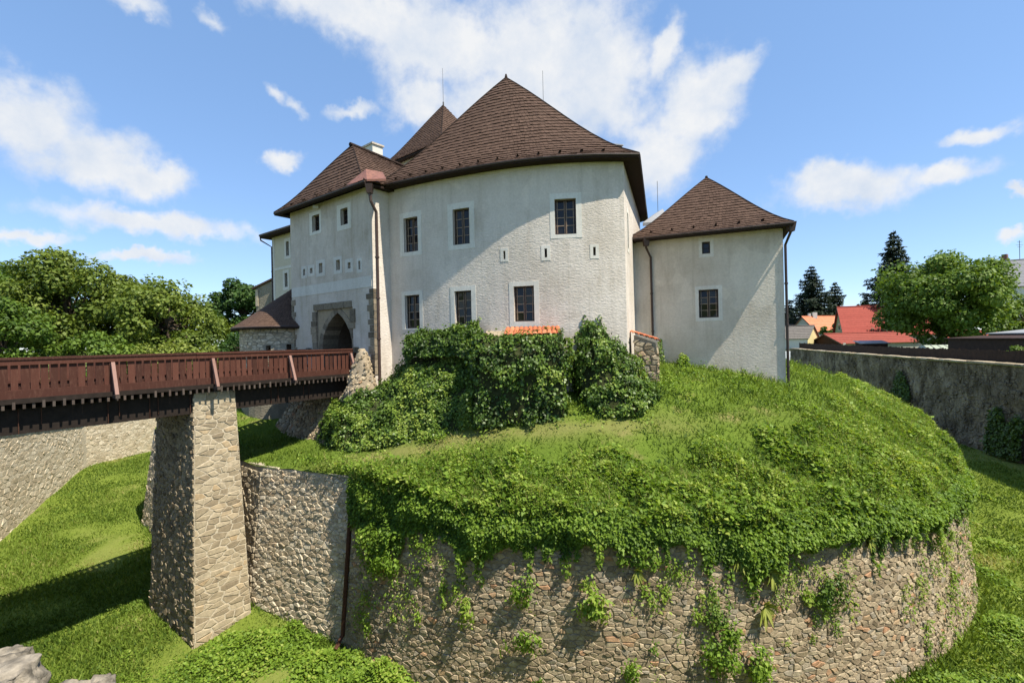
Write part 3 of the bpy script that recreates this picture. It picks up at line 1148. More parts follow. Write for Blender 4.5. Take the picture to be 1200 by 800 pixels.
left_wall = thing('moat_wall', 'long sunlit rubble wall along the outer moat edge seen under the bridge', 'wall', (-29.5, 28, -9.2))
backing(lw, 0, lw.L, lw_top, -10.2, M['mortar_pale'], 0.02, 'mortar_face', left_wall)
S0 = lw.c[1] + 1.0
cells = [p for p in rubble_cells(lw.L - S0 - 3.0, -9.4, -2.5, 0.52, 0.24, 0.42) if sum(q[1] for q in p) / len(p) < lw_top(S0 + sum(q[0] for q in p) / len(p)) - 0.05]
masonry(left_wall, cells, lambda s, z, o: lw.at(s + S0, z, o - 0.02 * (z + 10.2)), M['pale_stone'], 0.012, (0.004, 0.022), tints=lambda: 0.2 + 0.6 * random.random())

rw = Path([(x, y) for x, y, z in ow_pts[0:5]])


def rw_top(s):
    return float(np.interp(s, rw.c, [z for x, y, z in ow_pts[0:5]])) + 0.1


right_wall = thing('moat_wall', 'dark weathered moat wall in shade below the houses and fence', 'wall', (40, 48, -8.5))
mb = MB()
ns, nz = 300, 24
pts = []
for i in range(ns + 1):
    s = rw.L * i / ns
    t = rw_top(s)
    for j in range(nz + 1):
        z = -9.8 + (t + 9.8) * j / nz
        pts.append(rw.at(s, z, -0.03 * (z + 9.8)))
A = np.array([tuple(p) for p in pts])
off = (fbm(A * np.array([0.9, 0.9, 1.3]), 9, 4) - 0.5) * 0.5
V = []
for i in range(ns + 1):
    s = rw.L * i / ns
    for j in range(nz + 1):
        k = i * (nz + 1) + j
        z = A[k, 2]
        V.append(rw.at(s, z + (off[k] * 0.35 if j == nz else 0), -0.03 * (z + 9.8) + off[k]))
F = [(i * (nz + 1) + j, (i + 1) * (nz + 1) + j, (i + 1) * (nz + 1) + j + 1, i * (nz + 1) + j + 1) for i in range(ns) for j in range(nz)]
mb.add(V, F)
mb.obj('wall_face', M['dark_wall'], right_wall)
cells = [p for p in rubble_cells(rw.c[2] - 4, -9.2, -1.4, 0.5, 0.26, 0.42) if sum(q[1] for q in p) / len(p) < -1.5]
rest = MB()
for p in cells:
    s_ = p[0][0] + 4
    o_ = float(off[min(ns, int(s_ / rw.L * ns + 0.5)) * (nz + 1) + min(nz, max(0, int((p[0][1] + 9.8) / 8.6 * nz)))])
    st = stone(p, lambda s, z, o: rw.at(s + 4, z, o + o_ - 0.03 * (z + 9.8)), 0.02, random.uniform(0.01, 0.06))
    if st:
        rest.add(st[0], st[1])
o = rest.obj('small_stones', M['dark_wall'], right_wall)
o['kind'] = 'stuff'
cop = MB()
s = 0.2
while s < rw.L - 8:
    l = random.uniform(0.7, 1.3)
    t = rw_top(s + l / 2)
    rw.bar(cop, s, s + l - 0.02, t - 0.06, t + random.uniform(0.02, 0.09), -1.0, random.uniform(-0.25, -0.14), random.random())
    s += l
cop.obj('coping', M['pale_stone'], right_wall)

nw = Path([(x, y) for x, y, z in ow_pts[4:13]][::-1])
near_wall = thing('parapet_wall', 'stone wall on the near moat edge under the pale boulders', 'wall', (-2.8, 2.6, -9.3))
mb = MB()
zs = [z for x, y, z in ow_pts[4:13]][::-1]
for i in range(len(zs) - 1):
    # faces the moat: outward is on the left of this direction
    q = [nw.at(nw.c[i], -10.2, 0), nw.at(nw.c[i + 1], -10.2, 0), nw.at(nw.c[i + 1], zs[i + 1], 0), nw.at(nw.c[i], zs[i], 0)]
    q2 = [nw.at(nw.c[i], -10.2, 0.7), nw.at(nw.c[i + 1], -10.2, 0.7), nw.at(nw.c[i + 1], zs[i + 1], 0.7), nw.at(nw.c[i], zs[i], 0.7)]
    mb.add(q + q2, [(3, 2, 1, 0), (4, 5, 6, 7), (3, 7, 6, 2)])
mb.obj('wall_face', M['mortar'], near_wall)

# ------------------------------------------------------------------ roofs


def flare(k, f):
    return k - f * k * (1 - k) ** 2.4


class Slope:
    """a roof slope between an eave line and a top line (lists of points, same count), slightly bell-cast"""
    def __init__(self, E, T, f=0.3):
        self.E = [Vector(p) for p in E]
        self.T = [Vector(p) for p in T]
        self.f = f
        self.c = [0.0]
        for a, b in zip(self.E, self.E[1:]):
            self.c.append(self.c[-1] + (b - a).length)
        self.len = self.c[-1]

    def _on(self, P, t):
        d = t * self.len
        i = 0
        while i < len(P) - 2 and d > self.c[i + 1]:
            i += 1
        f = (d - self.c[i]) / max(1e-6, self.c[i + 1] - self.c[i])
        return P[i].lerp(P[i + 1], f)

    def at(self, t, k):
        e, q = self._on(self.E, t), self._on(self.T, t)
        p = e.lerp(q, k)
        p.z = e.z + (q.z - e.z) * flare(k, self.f)
        return p

    def height(self, t=0.5):
        return sum((self.at(t, (i + 1) / 8) - self.at(t, i / 8)).length for i in range(8))


def shingle_roof(roof, slopes, course=0.26, width=0.17, thick=0.048, stuff='shingles'):
    """roof > shingles (one part, far more than 300) over boarding"""
    mb = MB()
    for sl in slopes:
        n = max(4, int(sl.height() / course))
        for r in range(n):
            k0 = r / n
            k1 = min(1.0, (r + 1.25) / n)
            L = sum((sl.at((i + 1) / 6, k0) - sl.at(i / 6, k0)).length for i in range(6))
            m = max(1, int(L / width))
            cuts = [0.0]
            for i in range(1, m):
                cuts.append((i + random.uniform(-0.28, 0.28)) / m)
            cuts.append(1.0)
            for a, b in zip(cuts, cuts[1:]):
                kk = k0 - random.uniform(0, 0.006) if r else k0
                p0, p1 = sl.at(a, kk), sl.at(b, kk)
                p3, p2 = sl.at(a, k1), sl.at(b, k1)
                nn = (p1 - p0).cross(p3 - p0)
                if nn.length < 1e-7:
                    continue
                nn.normalize()
                if nn.z < 0:
                    nn = -nn
                g = (p1 - p0) * 0.03
                t = thick * random.uniform(0.8, 1.25)
                us = (p3 - p0) * 0.22
                lo0, lo1 = p0 + g + us - nn * 0.01, p1 - g + us - nn * 0.01
                q = [p0 + g + nn * t, p1 - g + nn * t, p2 - g + nn * 0.004, p3 + g + nn * 0.004, lo0, lo1]
                mb.add(q, [(0, 1, 2, 3), (4, 5, 1, 0), (4, 0, 3), (1, 5, 2)], min(1, max(0, random.gauss(0.45, 0.09))))
    o = mb.obj(stuff, M['shingle'], roof)
    o['kind'] = 'stuff'
    return o


def under_roof(parent, slopes, mat=None, thick=0.14, name='roof'):
    mb = MB()
    for sl in slopes:
        n, m = max(1, len(sl.E) - 1), 26
        V, F = [], []
        for i in range(n + 1):
            for j in range(m + 1):
                V.append(sl.at(sl.c[i] / sl.len, j / m) - Vector((0, 0, 0.05)))
        for i in range(n):
            for j in range(m):
                F.append((i * (m + 1) + j, (i + 1) * (m + 1) + j, (i + 1) * (m + 1) + j + 1, i * (m + 1) + j + 1))
        b = len(V)
        for i in range(n + 1):                       # fascia and soffit
            e = sl.E[i]
            V.append(e - Vector((0, 0, thick)))
            q_ = sl.at(sl.c[i] / sl.len, 0.11)
            V.append(Vector((q_.x, q_.y, min(q_.z - 0.12, e.z + 0.02) - thick)))
        for i in range(n):
            F.append((b + 2 * i, b + 2 * i + 2, (i + 1) * (m + 1), i * (m + 1)))
            F.append((b + 2 * i + 1, b + 2 * i + 3, b + 2 * i + 2, b + 2 * i))
        mb.add(V, F)
    return mb.obj(name, mat or M['under'], parent)


def eave_strip(parent, pts, mat=None, r=0.055, drop=0.03, name='gutter'):
    mb = MB()
    mb.tube([Vector(p) - Vector((0, 0, drop)) for p in pts], r, 6)
    return mb.obj(name, mat or M['metal_dark'], parent)


def hip_cap(parent, sl, t, mat=None, r=0.06, k1=1.0):
    mb = MB()
    mb.tube([sl.at(t, k1 * i / 10) + Vector((0, 0, 0.02)) for i in range(11)], r, 5)
    return mb.obj('hip_cap', mat or M['under'], parent)


def snow_guards(parent, sl, n, k=0.05, margin=0.05):
    for i in range(n):
        t = margin + (1 - 2 * margin) * (i + 0.5) / n
        p = sl.at(t, k)
        e = (sl.at(min(1, t + 0.01), k) - p).normalized()
        u = (sl.at(t, k + 0.02) - p).normalized()
        nn = e.cross(u)
        if nn.z < 0:
            nn = -nn
        a, b = e * 0.035, u * 0.14
        p = p + nn * 0.03
        mb = MB()
        mb.add([p - a, p + a, p + a + b, p - a + b, p - a + nn * 0.15 - b * 0.2, p + a + nn * 0.15 - b * 0.2], [(0, 1, 2, 3), (0, 4, 5, 1), (1, 5, 2), (0, 3, 4), (4, 3, 2, 5)])
        mb.obj('snow_guard', M['under'], parent)


def rod(parent, p, h, name='lightning_rod', r=0.018):
    mb = MB()
    mb.tube([p, (p[0], p[1], p[2] + 0.35)], 0.06, 8)
    mb.tube([(p[0], p[1], p[2] + 0.3), (p[0], p[1], p[2] + h)], [r, r * 0.7], 5)
    return mb.obj(name, M['iron'], parent)


def downpipe(parent, pts, r=0.05, hopper=None, mat=None):
    mb = MB()
    mb.tube(pts, r, 8)
    if hopper:
        x, y, z = hopper
        mb.add([(x - .11, y - .11, z), (x + .11, y - .11, z), (x + .11, y + .11, z), (x - .11, y + .11, z), (x - .17, y - .17, z + .42), (x + .17, y - .17, z + .42), (x + .17, y + .17, z + .42), (x - .17, y + .17, z + .42)],
               [(3, 2, 1, 0), (4, 5, 6, 7), (0, 1, 5, 4), (1, 2, 6, 5), (2, 3, 7, 6), (3, 0, 4, 7)])
    for i in range(len(pts) - 1):
        a, b = Vector(pts[i]), Vector(pts[i + 1])
        L = (b - a).length
        if L > 2.0:
            for j in range(1, int(L / 1.9) + 1):
                c = a.lerp(b, j * 1.9 / L - 0.02)
                d = (b - a).normalized()
                mb.tube([c - d * 0.035, c + d * 0.035], r * 1.35, 8)
    return mb.obj('downpipe', mat or M['pipe'], parent)


# ------------------------------------------------------------------ castle: the round-fronted palace


def arcpath(p, segs, n=12):
    out = [p]
    x, y = p
    for L, a0, a1 in segs:
        for i in range(n):
            a = math.radians(a0 + (a1 - a0) * (i + .5) / n)
            x += math.cos(a) * L / n
            y += math.sin(a) * L / n
            out.append((x, y))
    return out


front = Path(arcpath((-6.05, 23.5), [(6.0, -31, -20), (5.6, -20, 5)]), smooth=True)
FE = front.p[-1]
palace = thing('castle_palace', 'tall white palace with curved front wall and steep pointed shingle roof', 'building', (0, 24, -1))
wins = [((1.13, 1.98, 5.79, 7.42), (0.88, 2.2, 5.6, 7.68)), ((3.93, 4.78, 5.84, 7.45), (3.66, 5.03, 5.62, 7.72)), ((8.66, 9.56, 5.9, 7.4), (8.46, 9.80, 5.74, 7.64)),
        ((1.10, 1.98, 2.15, 3.73), (0.90, 2.18, 2.1, 3.93)), ((3.93, 4.79, 2.19, 3.75), (3.72, 5.02, 2.14, 3.97)), ((6.8, 7.7, 2.27, 3.79), (6.6, 7.92, 2.05, 3.98))]
slits = [((6.37, 6.47, 5.0, 5.36), (6.24, 6.60, 4.9, 5.48)), ((8.19, 8.30, 4.96, 5.34), (8.05, 8.44, 4.83, 5.47)), ((10.24, 10.35, 4.96, 5.32), (10.11, 10.48, 4.83, 5.43))]
PZT = 9.02
wall_mesh(front, -3.4, PZT, [w[0] for w in wins] + [s[0] for s in slits], 0.3).obj('front_wall', M['plaster'], palace)
for o_, s_ in wins:
    add_window(palace, front, o_, s_)
for o_, s_ in slits:
    g = MB()
    front.bar(g, s_[0], o_[0], s_[2], s_[3], -0.05, 0.014)
    front.bar(g, o_[1], s_[1], s_[2], s_[3], -0.05, 0.014)
    front.bar(g, o_[0], o_[1], o_[3], s_[3], -0.05, 0.012)
    front.bar(g, o_[0], o_[1], s_[2], o_[2], -0.05, 0.012)
    w = g.obj('arrow_slit', M['limewash'], palace)
    g = MB()
    front.bar(g, o_[0] - 0.02, o_[1] + 0.02, o_[2], o_[3], -0.34, -0.3)
    g.obj('slit_back', M['void'], w)
side = Path([(FE.x, FE.y), (8.15, 29.8), (3.5, 36.0), (-3.0, 33.0), (-6.05, 23.5)])
so = (1.25, 1.75, 5.5, 7.1)
wall_mesh(side, -3.4, PZT, [so], 0.3).obj('side_wall', M['plaster'], palace)
add_window(palace, side, so, (1.1, 1.9, 5.3, 7.3), 4, 1)
EZ = 9.02
ev = [front.at(c, EZ, 0.55) for c in front.c]
APX = Vector((0.0, 25.5, 15.45))
RB2 = Vector((2.6, 30.5, 15.2))
ev[0] = front.at(0, EZ, 0.55) + Vector((-0.35, 0.12, 0))
corner = ev[-1] + Vector((0.5, 0.03, 0))
ev.append(corner)
s_front = Slope(ev, [APX] * len(ev), 0.42)
bk = [Vector((8.75, 30.3, EZ)), Vector((3.6, 36.7, EZ)), Vector((-3.5, 33.4, EZ))]
s_right = Slope([corner, corner.lerp(bk[0], 0.5), bk[0]], [APX, APX, APX.lerp(RB2, 0.6)], 0.42)
s_back = Slope([bk[0], bk[1]], [APX.lerp(RB2, 0.6), APX], 0.42)
s_back2 = Slope([bk[1], bk[2]], [APX, APX], 0.42)
s_left = Slope([bk[2], ev[0]], [APX, APX], 0.42)
roof = under_roof(palace, [s_front, s_right, s_back, s_back2, s_left])
shingle_roof(roof, [s_front, s_right, s_left])
eave_strip(palace, ev, r=0.06)
eave_strip(palace, [corner, bk[0]], r=0.06)
hip_cap(roof, s_front, 0.0)
hip_cap(roof, s_front, 1.0)
snow_guards(roof, s_front, 12, 0.045, 0.06)
rod(palace, (2.3, 29.9, 15.0), 3.3)
mb = MB()
mb.tube([APX - Vector((0, 0, 0.25)), APX + Vector((0, 0, 0.22))], [0.16, 0.04], 8)
mb.obj('roof_finial', M['under'], roof)
# little hatch standing out of the right-hand slope just behind the corner hip
h0 = s_right.at(0.13, 0.20)
mb = MB()
mb.box((h0.x + 0.1, h0.y + 0.3, h0.z - 0.02), (0.7, 0.8, 0.6), 0.3)
hatch = mb.obj('roof_hatch', M['shingle'], roof)
mb = MB()
mb.box((h0.x + 0.1, h0.y + 0.3, h0.z + 0.31), (0.85, 0.95, 0.05), 0.3)
mb.obj('hatch_lid', M['zinc'], hatch)

# ------------------------------------------------------------------ gate tower
GL, GR = Vector((-12.4, 27.05)), Vector((-6.5, 22.6))
gu = (GR - GL).normalized()
gn = Vector((-gu.y, gu.x))                                 # into the castle
gate = thing('gate_tower', 'grey plastered gate tower with pointed stone archway at the bridge end', 'building', (-9.4, 24.9, 0))
gf = Path([tuple(GL), tuple(GR)])
GW = gf.L
gb = GR + gn * 9.0
ga = GL + gn * 9.0
GZ1 = 8.95
gw = [((2.27, 2.97, 7.53, 8.39), (2.0, 3.14, 7.36, 8.58)), ((4.88, 5.5, 7.45, 8.27), (4.58, 5.76, 7.2, 8.5))]
niche = [(1.26, 1.46, 5.3, 5.64), (1.94, 2.2, 5.34, 5.62), (2.82, 3.16, 5.26, 5.78), (4.4, 4.74, 5.24, 5.76), (5.4, 5.64, 5.22, 5.52), (6.28, 6.44, 5.08, 5.5)]
nsur = [(1.06, 1.66, 5.14, 5.8), (1.74, 2.4, 5.18, 5.78), (2.56, 3.4, 5.08, 5.95), (4.18, 4.92, 5.06, 5.93), (5.18, 5.84, 5.02, 5.7), (6.14, 6.56, 4.92, 5.62)]
portal = (2.5, 5.72, -0.6, 3.32)
wall_mesh(gf, -3.8, GZ1, [w[0] for w in gw] + niche + [portal], 0.28).obj('front_wall', M['plaster_gate'], gate)
rs = Path([tuple(GR), tuple(gb), tuple(ga), tuple(GL)])
wall_mesh(rs, -3.8, GZ1).obj('side_wall', M['plaster'], gate)
for o_, s_ in gw:
    add_window(gate, gf, o_, s_, 3, 2, 0.18, False)
for i, (o_, s_) in enumerate(zip(niche, nsur)):
    g = MB()
    gf.bar(g, s_[0], o_[0], s_[2], s_[3], -0.04, 0.012)
    gf.bar(g, o_[1], s_[1], s_[2], s_[3], -0.04, 0.012)
    gf.bar(g, o_[0], o_[1], o_[3], s_[3], -0.04, 0.010)
    gf.bar(g, o_[0], o_[1], s_[2], o_[2], -0.04, 0.010)
    w = g.obj('niche', M['band'], gate)
    g = MB()
    gf.bar(g, o_[0] - 0.02, o_[1] + 0.02, o_[2] - 0.02, o_[3] + 0.02, -0.3, -0.2 if i in (1, 4) else -0.26)
    g.obj('niche_back', M['plaster_gate'], w)
g = MB()
gf.bar(g, 0.02, GW - 0.1, 4.17, 4.7, -0.05, 0.018)
g.obj('string_band', M['band'], gate)
# pointed archway: spandrel wall with the arch cut out, stone reveal, passage behind
ax0, ax1, az = 2.95, 5.6, 1.25
apx_s, apx_z = (ax0 + ax1) / 2 + 0.12, 3.08


def arch_curve(off=0.0, n=9):
    """left springing over the apex to the right springing"""
    L, R_ = [], []
    hw = (ax1 - ax0) / 2
    for i in range(n + 1):
        f = i / n
        th = f * math.radians(62)
        c = 1 - (1 - math.cos(th)) / (1 - math.cos(math.radians(62)))
        z = az + (apx_z - az) * math.sin(th) / math.sin(math.radians(62))
        L.append((apx_s - (apx_s - ax0 + off) * c, z + off * f * 1.0))
        R_.append((apx_s + (ax1 - apx_s + off) * c, z + off * f * 1.0))
    return L + R_[-2::-1]


inner = arch_curve()
mb = MB()
outl = [(portal[0], -0.6)] + [(portal[0], az)] + [(portal[0] + (portal[1] - portal[0]) * i / 16, portal[3]) for i in range(17)] + [(portal[1], az)] + [(portal[1], -0.6)]
inn = [(ax0, -0.6), (ax0, az)] + [inner[min(len(inner) - 1, round(i * (len(inner) - 1) / 16))] for i in range(17)] + [(ax1, az), (ax1, -0.6)]
V = [gf.at(s, z, -0.05) for s, z in outl] + [gf.at(s, z, -0.05) for s, z in inn]
k = len(outl)
mb.add(V, [(i, i + 1, k + i + 1, k + i) for i in range(k - 1)][::1])
mb.obj('arch_wall', M['mortar'], gate)
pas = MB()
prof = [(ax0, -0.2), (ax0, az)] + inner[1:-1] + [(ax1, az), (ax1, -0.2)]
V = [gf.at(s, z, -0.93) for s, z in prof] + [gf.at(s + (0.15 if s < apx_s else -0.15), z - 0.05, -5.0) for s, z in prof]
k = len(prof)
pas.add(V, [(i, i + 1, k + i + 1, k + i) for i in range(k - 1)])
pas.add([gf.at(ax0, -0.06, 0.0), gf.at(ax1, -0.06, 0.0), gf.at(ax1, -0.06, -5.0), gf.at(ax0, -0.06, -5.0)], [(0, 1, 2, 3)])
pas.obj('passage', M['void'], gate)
d = MB()
gf.bar(d, ax0, ax1, -0.05, 3.3, -3.3, -3.2)
dr = d.obj('gate_door', M['door'], gate)
for i in range(1, 9):
    d = MB()
    s = ax0 + (ax1 - ax0) * i / 9
    gf.bar(d, s - 0.03, s + 0.03, -0.05, 3.2, -3.2, -3.17)
    d.obj('door_batten', M['wood_dark'], dr)
# voussoirs and jamb stones line the arch, deep enough to show their inner faces
ring = MB()
oi = arch_curve(0.34)
for i in range(len(inner) - 1):
    a, b, c, e = inner[i], inner[i + 1], oi[i + 1], oi[i]
    V = []
    pr = random.uniform(0.0, 0.025)
    for o1 in (-0.95, 0.0 + pr - 0.03):
        for (s, z) in (a, b, c, e):
            V.append(gf.at(s, z, o1))
    m = MB()
    m.hexa(V, random.random())
    m.obj('arch_stone', M['quoin'], gate)
for sd in (0, 1):
    z = -0.25
    while z < az - 0.05:
        h = min(random.uniform(0.28, 0.42), az - z)
        if az - z - h < 0.15:
            h = az - z
        m = MB()
        if sd == 0:
            gf.bar(m, ax0 - random.uniform(0.3, 0.45), ax0, z, z + h - 0.015, -0.95, random.uniform(-0.04, 0.0), random.random())
        else:
            gf.bar(m, ax1, ax1 + random.uniform(0.3, 0.45), z, z + h - 0.015, -0.95, random.uniform(-0.04, 0.0), random.random())
        m.obj('jamb_stone', M['quoin'], gate)
        z += h
z = 0.35
while z < 3.1:                                              # outer squared frame, left
    h = random.uniform(0.3, 0.5)
    m = MB()
    gf.bar(m, 2.02 + random.uniform(-0.05, 0.14), 2.5, z, z + h - 0.02, -0.05, 0.04 + random.uniform(0, 0.03), random.random())
    m.obj('frame_stone', M['quoin'], gate)
    z += h
z = 2.25
while z < 3.2:
    h = random.uniform(0.3, 0.45)
    m = MB()
    gf.bar(m, 5.55, 5.9 + random.uniform(0, 0.05), z, z + h - 0.02, -0.05, 0.045 + random.uniform(0, 0.03), random.random())
    m.obj('frame_stone', M['quoin'], gate)
    z += h
s = 2.3
for l in (1.0, 0.75, 1.0, 0.62):
    m = MB()
    gf.bar(m, s, s + l - 0.02, 3.3, 3.62, -0.05, 0.05 + random.uniform(0, 0.03), random.random())
    m.obj('lintel_stone', M['quoin'], gate)
    s += l
for s0 in (1.72, 5.95):
    m = MB()
    gf.bar(m, s0, s0 + 0.2, 1.05, 1.32, -0.05, 0.22, 0.1)
    m.obj('bracket_stone', M['quoin'], gate)
for (s_in, sgn, z, zmax) in ((0.0, 1, 0.0, 4.1), (GW, -1, 0.0, 4.1)):
    k = 0
    while z < zmax - 0.2:
        h = random.uniform(0.24, 0.42)
        w_ = (0.46 if k % 2 else 0.27) * random.uniform(0.8, 1.2)
        m = MB()
        a, b = (0.0, w_) if sgn > 0 else (GW - w_, GW + 0.03)
        gf.bar(m, a, b, z, min(zmax, z + h) - 0.03, -0.3, 0.03 + random.uniform(0, 0.02), random.random())
        m.obj('quoin', M['quoin'], gate)
        z += h
        k += 1
# roof
OV = 0.6
def gpt(a, b, z):
    q = GL + gu * a + gn * b
    return Vector((q.x, q.y, z))


P1, P2 = Vector((-8.5, 26.2, 12.35)), Vector((-5.9, 29.75, 12.15))
ge = [gpt(-OV, -OV, GZ1), gpt(GW + 0.35, -OV, GZ1), gpt(GW + OV, 9, GZ1), gpt(-OV, 9, GZ1)]
s1 = Slope([ge[0], ge[0].lerp(ge[1], 0.5), ge[1]], [P1, P1, P1], 0.4)
s2 = Slope([ge[1], ge[2]], [P1, P2], 0.4)
s3 = Slope([ge[3], ge[0]], [P2, P1], 0.4)
s4 = Slope([ge[2], ge[3]], [P2, P2], 0.4)
roof = under_roof(gate, [s1, s2, s3, s4])
shingle_roof(roof, [s1, s2, s3])
hip_cap(roof, s1, 0.0)
hip_cap(roof, s1, 1.0, r=0.04)
m = MB()
m.tube([P1 + Vector((-0.1, -0.13, 0.03)), P2 + Vector((0.6, 0.8, 0))], 0.11, 6)
m.obj('ridge_cap', M['under'], roof)
eave_strip(gate, [ge[0], ge[1]])
snow_guards(roof, s1, 5, 0.06, 0.1)
# copper valley where the two roofs meet
m = MB()
v0 = ge[1]
m.add([v0 + Vector((-1.1, 0.75, 0.06)), v0 + Vector((0.1, -0.02, 0.05)), v0 + Vector((0.95, 0.12, 0.10)), v0 + Vector((0.55, 1.1, 0.75)), v0 + Vector((-0.2, 0.9, 0.85)),
       v0 + Vector((-1.1, 0.75, -0.03)), v0 + Vector((0.1, -0.02, -0.05)), v0 + Vector((0.95, 0.12, 0.0))],
      [(0, 1, 4), (1, 3, 4), (1, 2, 3), (0, 5, 6, 1), (1, 6, 7, 2)])
m.obj('copper_flashing', M['copper'], roof)
pc = Vector((-6.36, 22.28, 0))
downpipe(gate, [(pc.x - 0.06, pc.y - 0.2, 8.45), (pc.x - 0.02, pc.y - 0.18, 8.05), (pc.x + 0.16, pc.y + 0.02, 7.6), (pc.x + 0.16, pc.y + 0.02, 7.2), (pc.x + 0.16, pc.y - 0.02, -1.9)], 0.075, (pc.x - 0.06, pc.y - 0.2, 8.4), M['pipe'])
m = MB()
q = gf.at(2.9, 8.72, 0.16)
m.box((q.x, q.y, q.z), (0.28, 0.2, 0.14), 0.4)
m.obj('lamp', M['limewash'], gate)
# masonry stump at the gate's corner, and the sloping foot below the deck
stump = thing('rubble_stump', 'pale conical rubble stump between the bridge end and the downpipe', 'wall', (-7.0, 22.0, -1.5))
mb = MB()
nn, hh = 20, 12
V = []
for j in range(hh + 1):
    f = j / hh
    for i in range(nn):
        th = 2 * math.pi * i / nn
        r = (1.15 * (1 - f) ** 0.75 + 0.14) * (1 + 0.10 * math.sin(3 * th + f * 5))
        V.append((-6.95 + r * math.cos(th) * 0.8, 22.15 + r * math.sin(th), -2.6 + 3.85 * f))
A = np.array(V)
dv = (fbm(A * 3.0, 21) - 0.5) * 0.3
V = [tuple(v + np.array([v[0] + 6.95, v[1] - 22.15, 0.1]) * d) for v, d in zip(A, dv)]
F = [(j * nn + i, j * nn + (i + 1) % nn, (j + 1) * nn + (i + 1) % nn, (j + 1) * nn + i) for j in range(hh) for i in range(nn)] + [tuple(range(hh * nn, hh * nn + nn))]
mb.add(V, F, 0.6)
mb.obj('rubble_core', M['mortar'], stump, True)
pts_, nrm_ = sample_tris(V, F[:-1], 420)
mb = MB()
for p, nv in zip(pts_, nrm_):
    if nv[1] > 0.5:
        continue
    z_ = Vector(nv)
    x_ = z_.orthogonal().normalized()
    y_ = z_.cross(x_)
    kk = random.randint(5, 7)
    r = random.uniform(0.06, 0.14)
    ring0 = [Vector(p) + (x_ * math.cos(6.283 * i / kk) + y_ * math.sin(6.283 * i / kk) * 0.7) * r * random.uniform(0.8, 1.1) for i in range(kk)]
    ring1 = [Vector(p) + (q - Vector(p)) * 0.7 + z_ * random.uniform(0.03, 0.07) for q in ring0]
    mb.add(ring0 + ring1, [(i, (i + 1) % kk, kk + (i + 1) % kk, kk + i) for i in range(kk)] + [tuple(range(kk, 2 * kk))], random.random())
o = mb.obj('small_stones', M['rubble'], stump)
o['kind'] = 'stuff'

foot = thing('abutment_wall', 'sloping rubble abutment in the shade under the castle end of the bridge', 'wall', (-11, 26, -3.9))
fb = Path([(-14.6, 31.0), (-13.1, 25.75), (-6.9, 19.6)])
ft = Path([(-12.6, 30.6), (-11.35, 26.35), (-6.9, 22.45)])
FL = fb.L


def on_foot(s, z, o):
    k = max(0.0, min(1.0, (z + 3.3) / 3.0))
    i = 0 if s < fb.c[1] else 1
    u = (s - fb.c[i]) / (fb.c[i + 1] - fb.c[i])
    p = fb.p[i].lerp(fb.p[i + 1], u).lerp(ft.p[i].lerp(ft.p[i + 1], u), k)
    n = fb.seg[i]
    if z < -3.3:
        p = p + n * (-3.3 - z) * 0.6
    return Vector((p.x + n.x * o * 0.8, p.y + n.y * o * 0.8, z + o * 0.6))


mb = MB()
for i in range(24):
    for j in range(8):
        a, b = FL * i / 24, FL * (i + 1) / 24
        z0, z1 = -4.4 + 4.1 * j / 8, -4.4 + 4.1 * (j + 1) / 8
        mb.add([on_foot(a, z0, 0), on_foot(b, z0, 0), on_foot(b, z1, 0), on_foot(a, z1, 0)], [(0, 1, 2, 3)])
mb.obj('mortar_face', M['mortar'], foot)
cells = rubble_cells(FL, -3.9, -0.3, 0.34, 0.19, 0.38)
masonry(foot, cells, on_foot, M['rubble'], 0.02, (0.03, 0.08))

# ------------------------------------------------------------------ keep behind
keep = thing('keep_tower', 'square tower behind the palace with pyramid shingle roof and lightning rod', 'building', (-5.0, 37.4, 0))
kc = [Vector((-9.75, 37.0, 15.2)), Vector((-4.55, 32.6, 15.2)), Vector((-0.15, 37.8, 15.2)), Vector((-5.35, 42.2, 15.2))]
kcen = Vector((-4.95, 37.4, 20.0))
kp = [kcen.lerp(c, 0.88) for c in kc]
kw = Path([(p.x, p.y) for p in kp] + [(kp[0].x, kp[0].y)])
wall_mesh(kw, 0.0, 15.35).obj('wall', M['plaster_gate'], keep)
ks_ = [Slope([kc[i], kc[(i + 1) % 4]], [kcen, kcen], 0.3) for i in range(4)]
roof = under_roof(keep, ks_)
shingle_roof(roof, ks_[:2])
for i in (0, 1):
    hip_cap(roof, ks_[i], 0.0, r=0.05)
rod(keep, (kcen.x, kcen.y, kcen.z - 0.1), 3.0)
chim = MB()
chim.box((-9.25, 32.6, 13.0), (1.3, 0.8, 3.6), -0.7)
wing2 = thing('rear_range', 'low rear castle range of which a white chimney shows over the gate roof', 'building', (-9, 33, 0))
chim.obj('chimney', M['limewash'], wing2)
mb = MB()
mb.box((-9.25, 32.6, 14.86), (1.46, 0.96, 0.12), -0.7)
mb.obj('chimney_cap', M['plaster_gate'], wing2)
mb = MB()
mb.box((-7.6, 34.6, 5.0), (6, 5, 11.0), -0.645)
mb.obj('wall', M['plaster_gate'], wing2)

